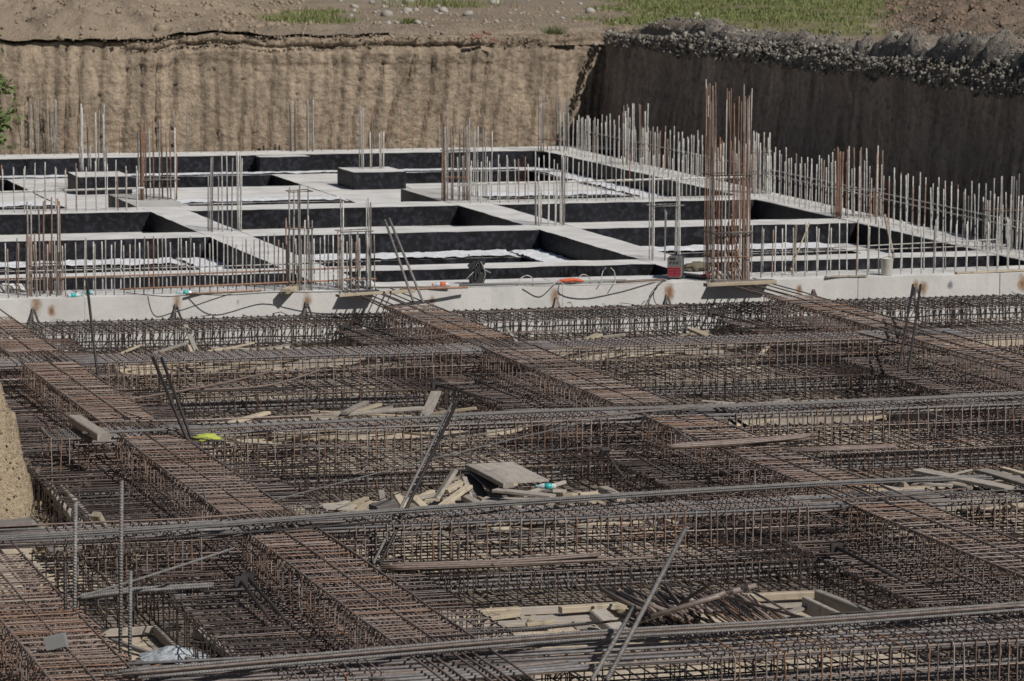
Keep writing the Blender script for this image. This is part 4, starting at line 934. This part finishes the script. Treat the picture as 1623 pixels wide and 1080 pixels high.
# welding machine
c = P(1069, 443, 0); r_ = empty('welding_machine', c); tag(r_, 'grey welding machine with red ribbed front standing on the wall', 'welding machine'); r_.rotation_euler = (0, 0, R(-24))
S = 1.0
mb = MB().obox((0, .0, .25), (0, .50, .25), .30, .44, n=1); mb.build('housing', M['grey'], r_)
mb = MB().obox((0, -.004, .27), (0, -.022, .27), .285, .43, n=1); mb.build('front_panel', M['panel'], r_)
mb = MB()
for i in range(6): 
    z = .07+i*.034
    for s in (-1, 1): mb.obox((s*.068, -.022, z), (s*.068, -.045, z+.006), .12, .02)
mb.build('red_vents', M['red'], r_)
for px_ in (-.07, .0, .07): lathe([(.018, 0), (.018, .02), (.006, .022)], 10).build('control_knob', M['rubber'], r_, True).matrix_local = Matrix.Translation((px_, -.022, .36)) @ Matrix.Rotation(R(90), 4, 'X')
MB().box(-.10, .02, -.028, -.0225, .41, .45).build('display', M['rubber'], r_)
MB().tube([(0, .08, .47), (0, .09, .52), (0, .15, .545), (0, .33, .545), (0, .40, .52), (0, .41, .47)], .014, 7).build('handle', M['rubber'], r_, True)
for sx in (-.12, .12):
    for sy in (.05, .42): MB().box(sx-.02, sx+.02, sy-.02, sy+.02, .0, .032).build('foot', M['rubber'], r_)
def cable(pts, r, mat, lab): return loose(pts, r, mat, lab, None, 'cable', 'cable', k=6, n=8)
cable([(1060, 440, .05), (1052, 444, .0), (1040, 458, 0, 74.15), (1030, 475, 0, 74.1), (1027, 492, 0, 74.0)], .009, 'rubber', 'black cable hanging down the wall face, left strand of a pair')
cable([(1068, 442, .05), (1046, 448, 0, 74.1), (1036, 466, 0, 74.08), (1040, 482, 0, 74.05), (1052, 490, 0, 74.0)], .009, 'rubber', 'black cable hanging down the wall face, right strand of a pair')
cable([(820, 451, .03), (826, 441, 0, 74.8), (836, 437, 0, 74.8), (844, 442, 0, 74.8), (845, 451, .02)], .012, 'white_cable', 'pale hose arching above the wall right of the black bundle')
cable([(832, 453, .02), (870, 453, .02), (885, 446, .08), (900, 452, .02), (960, 451, .02), (1055, 446, .02)], .011, 'white_cable', 'pale cable snaking along the wall top towards the welding machine')
cable([(914, 446, .05), (922, 436, 0, 74.9), (932, 438, 0, 74.9), (938, 449, .02)], .010, 'white_cable', 'small pale cable loop beside the orange rag')
cable([(952, 450, .02), (955, 432, 0, 74.9), (960, 425, 0, 74.9)], .010, 'white_cable', 'left thin pale cable arch in front of the black beam face')
cable([(968, 425, 0, 74.9), (974, 432, 0, 74.9), (975, 450, .02)], .010, 'white_cable', 'right thin pale cable arch in front of the black beam face')
cable([(300, 466, .03), (360, 468, .02), (430, 464, .03), (520, 463, .03), (600, 462, .02)], .010, 'rubber', 'dark cable lying along the wall top behind the left clusters')
cable([(200, 464, .03), (260, 470, .02), (300, 468, .03), (400, 462, .03)], .009, 'rubber', 'dark cable lying beside the third turquoise bottle')
for i, (a, b_, rr2, mt) in enumerate((((590, 459, .04), (720, 457, .04), .02, 'mainb'), ((640, 462, .03), (748, 458, .03), .025, 'dowel_rust'), ((735, 455, .05), (1000, 447, .05), .03, 'grey'), ((300, 469, .03), (420, 463, .03), .02, 'dowel_rust'), ((985, 450, .03), (1060, 446, .04), .03, 'mainb'))):
    loose([a, b_], rr2, mt, d=(0, .32, 0), lab=['rusty bar on the wall top left of the orange labelled bottle', 'short rusty bar along the wall edge below the leaning poles', 'long grey pipe lying along the wall top between bundle and machine', 'rusty bar along the wall edge right of the third bottle', 'brown bar on the wall top left of the welding machine'][i])
# rags and bundles: lumpy closed meshes
def lump(loc, sx, sy, sz, mat, name, lab, cat, seed, amp=.35, sub=4, kind=None):
    import bmesh
    bm = bmesh.new(); bmesh.ops.create_icosphere(bm, subdivisions=sub, radius=1)
    co_ = np.array([v.co[:] for v in bm.verts])
    d = 1+amp*ridged(co_[:, 0]*1.7+seed+co_[:, 2], co_[:, 1]*1.7+co_[:, 2]*1.3, 4, seed)-amp*.6
    for v, q in zip(bm.verts, d): v.co *= q; v.co = Vector((v.co.x*sx, v.co.y*sy, max(v.co.z, -.35)*sz+.35*sz))
    me = bpy.data.meshes.new(name); bm.to_mesh(me); bm.free(); me.polygons.foreach_set('use_smooth', [True]*len(me.polygons))
    o = link(name, me, M[mat], None, loc); tag(o, lab, cat, None, kind); return o
lump(P(905, 447, .05), .26, .10, .05, 'orange', 'work_gloves', 'orange rag lying on the wall top between the pale cable loops', 'rag', 3, .9)
lump(P(1104, 428, .02), .30, .2, .12, 'rag', 'cloth_bundle', 'olive cloth heap on the beam right of the welding machine', 'cloth', 5, .8)
lump(P(1120, 441, .02), .12, .1, .07, 'red', 'glove', 'small red glove left of the tallest bar cluster', 'glove', 6, .8)
lump(P(1150, 440, .0), .5, .3, .14, 'conc2', 'sand_heap', 'small pale mortar heap at the foot of the tallest bar cluster', 'heap', 7, .5)
lump(P(20, 462, .0), .4, .25, .12, 'top', 'mortar_heap', 'small pale mortar heap on the wall at the left frame edge', 'heap', 8, .5)
lump(P(565, 455, .0), .4, .25, .14, 'top', 'mortar_heap', 'small pale mortar heap under the grey bar cluster', 'heap', 9, .5)
mb = MB().obox((-.13, 0, .12), (.13, 0, .14), .22, .24).obox((-.10, .02, .30), (.12, .02, .32), .18, .14).obox((-.16, -.02, .36), (-.02, 0, .46), .10, .09).obox((.03, -.03, .38), (.15, 0, .45), .11, .07).obox((-.06, -.12, .1), (-.05, -.12, .34), .05, .05)
b_ = mb.build('engine_unit', M['rubber']); b_.location = P(755, 451, .0); tag(b_, 'small black engine unit standing on the wall, two bent handles sticking out', 'engine')
for q in (((-.12, -.1, .0), (-.14, -.12, .3), (-.05, -.1, .45)), ((.1, -.1, .02), (.15, -.13, .25), (.06, -.1, .48)), ((-.02, -.12, .1), (.03, -.16, .3), (.0, -.1, .5))): MB().tube(smooth([Vector(a) for a in q]), .012, 6).build('hose', M['grey' if q[0][0] > .05 else 'rubber'], b_, True)
for i, (q0, q1) in enumerate((((-.05, -.1, .3), (-.27, -.16, .12)), ((.08, -.08, .34), (.27, -.12, .24)), ((-.1, 0, .45), (-.16, .02, .62)), ((.08, 0, .4), (.12, 0, .6)), ((0.1, -.1, .0), (.16, -.14, .16)))):
    MB().tube([q0, q1], .012, 6).build('handle', M['grey' if i < 2 else 'rubber'], b_, True)
lump(P(328, 697, -.12), .22, .2, .06, 'yellow', 'cloth', 'yellow green cloth lying behind the third cross cage beside the leaning dark poles', 'cloth', 13, .8)
for dx, nm in ((0, 'left'),):
    pass
# crumpled plastic, bottom left opening
nx, ny = 70, 46; X, Y = np.meshgrid(np.linspace(-.42, .42, nx), np.linspace(-.45, .45, ny), indexing='ij'); rrr = np.hypot(X/.42, Y/.45)
Z = .16*ridged(X*5, Y*5, 4, 301)*np.clip(1.15-rrr, 0, 1)+.02
c = P(283, 1052, -1.0); o = grid_obj('plastic_sheet', X, Y, Z, M['plastic'], keep=(rrr < 1+.15*fbm(X*6, Y*6, 2, 9))); o.location = (c.x, c.y+.25, -1.0); tag(o, 'crumpled clear plastic sheet on the floor of the bottom left opening', 'plastic sheet')
lump((c.x+.15, c.y+.2, -.96), .1, .08, .05, 'mainb', 'rag', 'small brown rag on the crumpled plastic sheet', 'rag', 17, .6, 3)
# grey channel piece on the corner cage
c = P(90, 1028, .05); mb = MB(); mb.box(-.11, .11, -.01, .0, 0, .13).box(-.11, .11, 0, .12, .12, .13).box(-.11, -.10, 0, .12, 0, .12).box(.10, .11, 0, .12, 0, .12)
o = mb.build('channel_piece', M['grey']); o.location = c; o.rotation_euler = (0, R(-14), R(-20)); tag(o, 'grey open metal channel piece lying on the bottom left cage', 'metal channel')
# black hose ring on the sand slope
c = P(70, 770, -.85); pts = [(.16*math.cos(a)+.02*math.sin(3*a), .2*math.sin(a), .10+.08*math.cos(a*1.0)) for a in np.linspace(0, 6.1, 22)]
o = MB().tube(pts, .025, 7).build('hose', M['rubber'], None, True); o.location = c; tag(o, 'black hose loop at the foot of the sand slope', 'hose')
lump(P(80, 776, -.85), .1, .08, .06, 'grey', 'rag', 'small grey rag beside the black hose loop', 'rag', 19, .7, 3)
lump(Q(577, 855, 49.5), .0+.13, .1, .12, 'rag', 'cloth_bundle', 'dark cloth scrap behind the second cross cage beside the stirrup stack', 'cloth', 21, .6, 3)
lump(Q(610, 865, 49.2), .3, .2, .16, 'oldwood', 'sack', 'grey paper sack behind the second cross cage under the crossing poles', 'sack', 22, .4, 3)
# steel hooks on the wall face
for i, px_ in enumerate((53, 279, 486, 882, 1057, 1290, 1452)):
    py_ = (490, 484, 480, 474, 469, 461, 456)[i]; c = Q(px_, py_, 74.18)
    r_ = empty('steel_bracket', c); tag(r_, ['steel bracket on the wall face above the left end, next to a second rust stain', 'steel bracket on the wall face between the third bottle and the wall foot mesh', 'steel bracket on the wall face left of the central raised cage', 'steel bracket on the wall face below the orange rag', 'steel bracket on the wall face below the welding machine', 'dark curled bracket on the wall face at the right hand raised cage', 'steel bracket behind the two dark poles on the right'][i], 'bracket', 'brackets on the wall face')
    for s in (-1, 1): MB().obox((0, -.01, 0.0), (s*.085, -.10, -.27), .045, .012, Vector((0, 1, 0))).build('leg', M['dark' if i != 3 else 'mainb'], r_)
    MB().box(-.025, .025, -.02, .02, -.03, .03).build('anchor_plate', M['mainb'], r_)
# sheets added only to cast shadows on the wall beside the raised cages
for (px0, px1, py_, lab) in ((1130, 1226, 463, 'added shadow casting sheet under the pale plank, right hand raised cage'), (545, 600, 476, 'added shadow casting sheet under the curved plank, central raised cage')):
    a = Q(px0, py_-12, 74.0); b_ = Q(px1, py_-12, 74.0); a.z = b_.z = .02
    plank(a, b_, .24, .012, 'darkwood', lab, up=(0, 0, 1))
# ------------------------------------------------------------------ banks: stones, rubble, plants
import bmesh
def rock_mesh(seed, flat=.7, sub=2):
    bm = bmesh.new(); bmesh.ops.create_icosphere(bm, subdivisions=sub, radius=1)
    co_ = np.array([v.co[:] for v in bm.verts]); d = 1+.35*fbm(co_[:, 0]*1.3+seed, co_[:, 1]*1.3+co_[:, 2]*1.1, 3, seed)
    for v, q in zip(bm.verts, d): v.co *= q; v.co.z *= flat
    me = bpy.data.meshes.new('rock'); bm.to_mesh(me); bm.free(); me.polygons.foreach_set('use_smooth', [True]*len(me.polygons)); me.materials.append(M['stone']); return me
rks = [rock_mesh(i+1) for i in range(5)]
big = [(562, 10, 8), (648, 6, 11), (645, 20, 9), (703, 20, 9), (784, 7, 10), (614, 29, 11), (742, 28, 9), (616, 41, 8), (935, 21, 9), (590, 6, 6), (556, 30, 6), (662, 40, 6), (1105, 50, 8), (1610, 60, 12), (1575, 50, 8)]
for i in range(70):
    px_ = rs.uniform(500, 960); py_ = rs.uniform(2, 48)
    if rs.random() < .35: px_ = rs.uniform(540, 700)
    big.append((px_, py_, rs.uniform(1.6, 5)))
for i, (px_, py_, r) in enumerate(big):
    zz = 3.65
    for _ in range(4):
        c = P(px_, py_, zz); zz = upz(c.x, c.y)
    o = link('stone', rks[i % 5], None); s_ = r*c.y/F0; o.location = (c.x, c.y, zz+s_*.25); o.scale = (s_, s_*.9, s_*rs.uniform(.8, 1.2)); o.rotation_euler = (rs.uniform(-.4, .4), rs.uniform(-.4, .4), rs.uniform(0, 6))
    if i < 15: tag(o, ['pale boulder', 'large pale upright boulder', 'pale boulder under the upright one', 'round grey boulder', 'pale boulder at the top edge', 'broad flat boulder', 'smooth boulder', 'small boulder below the broad flat one', 'pale round boulder near the dry weeds', 'small boulder near the top edge', 'small round boulder left', 'small stone below the upright one', 'light stone on the rim near the grass', 'large grey block on the right rim', 'grey stone on the right rim'][i]+[' above the bank, left of the boulder group', ' at the top edge above the bank', ', above the bank', ' right of the green tuft', ' above the bank, right', ' on the bank top', ' right of the small green tuft', '', '', ' of the boulder group', ' of the boulder group', ', centre', '', ' near the frame edge', ''][i], 'boulder', 'stones on the far bank')
    else: tag(o, 'one of the small pale stones scattered on the far bank top', 'stone', 'stones on the far bank')
for i in range(5):
    c = Q(752+rs.uniform(0, 45), 50+rs.uniform(0, 16), far_edge(np.array([28.]))[0]-.0); o = MB().box(-.13, .13, -.06, .06, -.04, .04).build('brick', M['brick']); o.location = (c.x, far_edge(np.array([c.x]))[0]+.25+(3.6-c.z)*-.3, c.z); o.rotation_euler = (rs.uniform(-.5, .5), rs.uniform(-.5, .5), rs.uniform(-.6, .6)); tag(o, 'one of the red brick pieces stuck in the crest of the sunlit bank', 'brick', 'brick pieces in the bank crest')
def chips(name, pts, sizes, mat, lab):       # many angular chips as one mass
    V = []; Fc = []
    base = np.array([(1, 0, 0), (-1, 0, 0), (0, 1, 0), (0, -1, 0), (0, 0, 1), (0, 0, -1)], float)
    fc = np.array([(0, 2, 4), (2, 1, 4), (1, 3, 4), (3, 0, 4), (2, 0, 5), (1, 2, 5), (3, 1, 5), (0, 3, 5)])
    N = len(pts); q, _ = np.linalg.qr(rng.normal(size=(N, 3, 3))); b = base[None]*rng.uniform(.55, 1.15, (N, 6, 1)); b = np.einsum('nij,nkj->nki', q, b)*sizes[:, None, None]+pts[:, None, :]
    f = (fc[None]+6*np.arange(N)[:, None, None]).reshape(-1, 3); V = b.reshape(-1, 3).astype('f')
    me = bpy.data.meshes.new(name); me.vertices.add(len(V)); me.vertices.foreach_set('co', V.ravel()); me.loops.add(f.size); me.loops.foreach_set('vertex_index', f.ravel().astype('i'))
    me.polygons.add(len(f)); me.polygons.foreach_set('loop_start', np.arange(0, f.size, 3).astype('i')); me.update(calc_edges=True)
    o = link(name, me, mat); tag(o, lab, None, None, 'stuff'); return o
k = NM('rubble_chips', .9, 0, .2); vor = k.n('ShaderNodeTexVoronoi', i={'Vector': k.obj(), 'Scale': 5.0}); k.base(k.ramp(vor.outputs['Color'], [(0, (.07, .062, .055)), (.5, (.17, .155, .135)), (1, (.34, .315, .28))])); M['chip'] = k.m
k = NM('soil_clods', .95, 0, .2); k.base(k.mix(k.noise(3, 4), (.32, .26, .19), (.20, .155, .115))); M['clod'] = k.m
k = NM('red_clods', .95, 0, .2); k.base(k.mix(k.noise(3, 4), (.24, .175, .13), (.14, .10, .075))); M['rclod'] = k.m
idx = rng.choice(len(vx), 400000); jx = rng.uniform(-.15, .15, (400000, 2)); PX = np.stack([vx[idx]+jx[:, 0], vy[idx]+jx[:, 1], vz[idx]], -1)
dre = PX[:, 0]-rt_edge(PX[:, 1]); dfe = PX[:, 1]-far_edge(PX[:, 0]); ra = PX[:, 0]/PX[:, 1]
s1 = PX[(PX[:, 1] < 117) & (PX[:, 1] > 68) & (dre > -.05) & (dre < 2.6)][:15000]
chips('rim_rubble', s1+rng.normal(0, .02, s1.shape), rng.gamma(1.6, .013, len(s1))+.008, M['chip'], 'grey broken rubble along the right rim of the pit')
# jagged rubble face hanging below the right rim
yy_ = rng.uniform(68, 116.5, 5200); tt = rng.beta(1.1, 1.5, 5200); dep = (tt-.5)*(.45+.6*vnoise(yy_*.35, yy_*0, 77))*np.where(tt < .5, np.clip((116-yy_)/12, .1, 1), 1)
xx_ = rt_edge(yy_)+.44-.08*tt+np.clip(-dep, 0, 1)*.8+rng.normal(0, .05, 5200)
chips('rim_face_rubble', np.stack([xx_, yy_, 3.47-dep], -1), rng.gamma(2.0, .017, 5200)+.012, M['chip'], 'dark broken rubble layer hanging at the top of the shaded bank')
s2 = PX[(dfe > .2) & (dfe < 26) & (ra > .215) & (ra < .335)][:5000]
chips('bank_gravel', s2, rng.gamma(1.6, .015, len(s2))+.010, M['clod'], 'loose gravel and rubble scattered on top of the far bank')
s3 = PX[(dfe > .1) & (dfe < 40) & (ra < .235) & (ra > .12)][:6000]
chips('soil_clods', s3, rng.gamma(1.6, .030, len(s3))+.015, M['clod'], 'clods of dry clay on the heap above the far bank')
s4 = PX[(ra > .40) & (ra < .46) & (PX[:, 1] < 150) & (PX[:, 1] > 85) & (dre > 1.5)][:8000]
chips('earth_clods', s4, rng.gamma(1.4, .028, len(s4))+.012, M['rclod'], 'clods of red brown earth on the heap at the top right')
xx_ = rng.uniform(14, 37, 2600); zz_ = 3.5-.40*rng.beta(1, 1.9, 2600)
xx_ = rng.uniform(21.5, 36, 1100); zz_ = zz_[:1100]
chips('crest_rubble', np.stack([xx_, far_edge(xx_)+.66-.12*(zz_ > 3.3)+rng.normal(0, .05, 1100)+.0, zz_], -1), rng.gamma(1.5, .012, 1100)+.008, M['clod'], 'small stones in the crest layer of the sunlit bank')
# embankment and floor chips
xx_ = rng.uniform(5, 36, 5000); yy_ = rng.uniform(36, 73, 5000)
chips('floor_crumbs', np.stack([xx_, yy_, np.full(5000, -1.03)], -1), rng.gamma(1.2, .012, 5000)+.006, M['clod'], 'crumbs of dirt and mortar on the pit floor')
ex = rng.uniform(7.3, 8.65, 3500); ey = rng.uniform(53.2, 60, 3500)
et = np.clip(8.60+.16*fbm(ey*.7, ey*0, 4, 101)+.05*fbm(ey*4, ey*0+2, 3, 103)-ex, 0, 40); ez = -1.15+np.interp(et, [0, .16, .48, 1.3, 3], [0, 1.3, 2.15, 3.3, 3.9])*np.clip((ey-53.4)/1.0, 0, 1)**.6
chips('sand_clods', np.stack([ex, ey, ez+.03], -1), rng.gamma(1.4, .006, 3500)+.003, M['sand'], 'small clods of yellow sand on the slope at the left edge')
ex = rng.uniform(8.2, 9.4, 900); ey = rng.uniform(50, 60, 900)
chips('spilled_clods', np.stack([ex, ey, np.full(900, -1.02)], -1), rng.gamma(1.5, .02, 900)+.01, M['sand'], 'clods of sand spilled at the foot of the left slope')
# plants
def blades(name, pts, h, w_, mat, lab, kind='stuff', lean=.35, cat=None, group=None):
    n = len(pts); a = rng.uniform(0, 6.28, n); hh = h*rng.uniform(.5, 1.3, n); le = rng.normal(0, lean, (n, 2))*hh[:, None]
    dx = np.stack([np.cos(a), np.sin(a), 0*a], -1)*w_/2
    tip = pts+np.concatenate([le, hh[:, None]], 1); mid = pts+np.concatenate([le*.35, hh[:, None]*.6], 1)
    V = np.stack([pts-dx, pts+dx, mid+dx*.8, mid-dx*.8, tip], 1).reshape(-1, 3); b = 5*np.arange(n)[:, None]
    q = (b+np.array([[0, 1, 2, 3]])); t = (b+np.array([[3, 2, 4]]))
    me = mesh(name, V, [tuple(x) for x in q]+[tuple(x) for x in t]); o = link(name, me, M[mat] if isinstance(mat, str) else mat); tag(o, lab, cat, group, kind); return o
ug = cc[:, 1]*(1-rub)
gi = np.where((ug > .35) & (vy < 172))[0]; gi = gi[rng.random(len(gi)) < np.clip(.55+1.1*fbm(vx[gi]*.5, vy[gi]*.25, 4, 98), .05, 1)]; gi = rng.choice(gi, 26000); gp = np.stack([vx[gi]+rng.uniform(-.12, .12, 26000), vy[gi]+rng.uniform(-.12, .12, 26000), vz[gi]-.02], -1)
blades('grass', gp, .16, .035, 'grass', 'green meadow grass on the level ground above the shaded bank')
for (px_, py_, n, h, lab, mt) in ((880, 60, 700, .55, 'tall dry weed hanging over the bank crest left of the shaded corner', 'weed'), (728, 12, 500, .35, 'green tuft among the boulders above the sunlit bank', 'grass'), (498, 33, 600, .28, 'low green tuft above the sunlit bank, left of the boulders', 'grass'), (650, 35, 160, .25, 'small green tuft beside the broad flat boulder', 'grass'), (757, 50, 160, .35, 'small green plant at the crest above the red bricks', 'leaf'), (1525, 38, 200, .35, 'small green plant on the rim at the right', 'weed')):
    c = P(px_, py_, 3.6); c = Q(px_, py_, max(c.y, 117.0)) if px_ < 1000 else c; zz = upz(c.x, c.y)
    sp = .9 if n in (500, 600) else .15
    p_ = np.stack([c.x+rng.normal(0, sp, n), c.y+np.abs(rng.normal(0, sp, n))*(1 if sp < .5 else 3), np.full(n, zz-.05)], -1)
    if h > .7: p_[:, 2] -= rng.uniform(0, .7, n); p_[:, 1] -= .0
    o = blades('weed_plant' if mt != 'grass' else 'grass_tuft', p_-np.array([c.x, c.y, zz]), h, .03, mt, lab, 'stuff' if mt == 'grass' else None, .35, None if mt == 'grass' else 'plant'); o.location = (c.x, c.y, zz)
# leafy shrub at the left edge
def shrub():
    root = empty('shrub', (8.12, 60.2, 1.15)); tag(root, 'leafy green shrub reaching into the frame at the left edge', 'shrub'); r2 = random.Random(3)
    mb = MB(); tips = []
    mb.tube([(0, 0, -.4), (.05, 0, .8), (.15, .05, 1.8), (.25, 0, 3.0), (.3, 0, 4.0)], [.07, .06, .045, .03, .012], 7)
    for i in range(46):
        z = r2.uniform(2.1, 4.1); a = r2.uniform(0, 6.28); L = r2.uniform(.45, 1.15)*(1.15-abs(z-3.0)/2.2); p0 = Vector((.06*z, 0, z)); p1 = p0+Vector((math.cos(a)*L, math.sin(a)*L, L*.55)); pm = p0.lerp(p1, .5)+Vector((0, 0, .08))
        mb.tube([p0, pm, p1], [.016, .011, .004], 5); tips += [p0.lerp(p1, t) for t in (.35, .5, .65, .8, .9, 1.0)]
    mb.build('trunk', M['bark'], root, True)
    V = []; Fc = []
    for t in tips:
        for _ in range(30):
            c = t+Vector((r2.gauss(0, .11), r2.gauss(0, .11), r2.gauss(0, .10))); d = Vector((r2.gauss(0, 1), r2.gauss(0, 1), r2.gauss(0, .6))).normalized(); s = d.cross(Vector((r2.gauss(0, 1), r2.gauss(0, 1), r2.gauss(0, 1)))).normalized()
            L = r2.uniform(.045, .085); n = len(V); V += [c-d*L, c+s*L*.35, c+d*L, c-s*L*.35]; Fc.append((n, n+1, n+2, n+3))
    link('crown', mesh('leaves', V, Fc), M['leaf'], root)
shrub()

for o_ in bpy.data.objects:
    if o_.get('label') and len(o_['label'].split()) > 16: print('LONG', o_['label'])
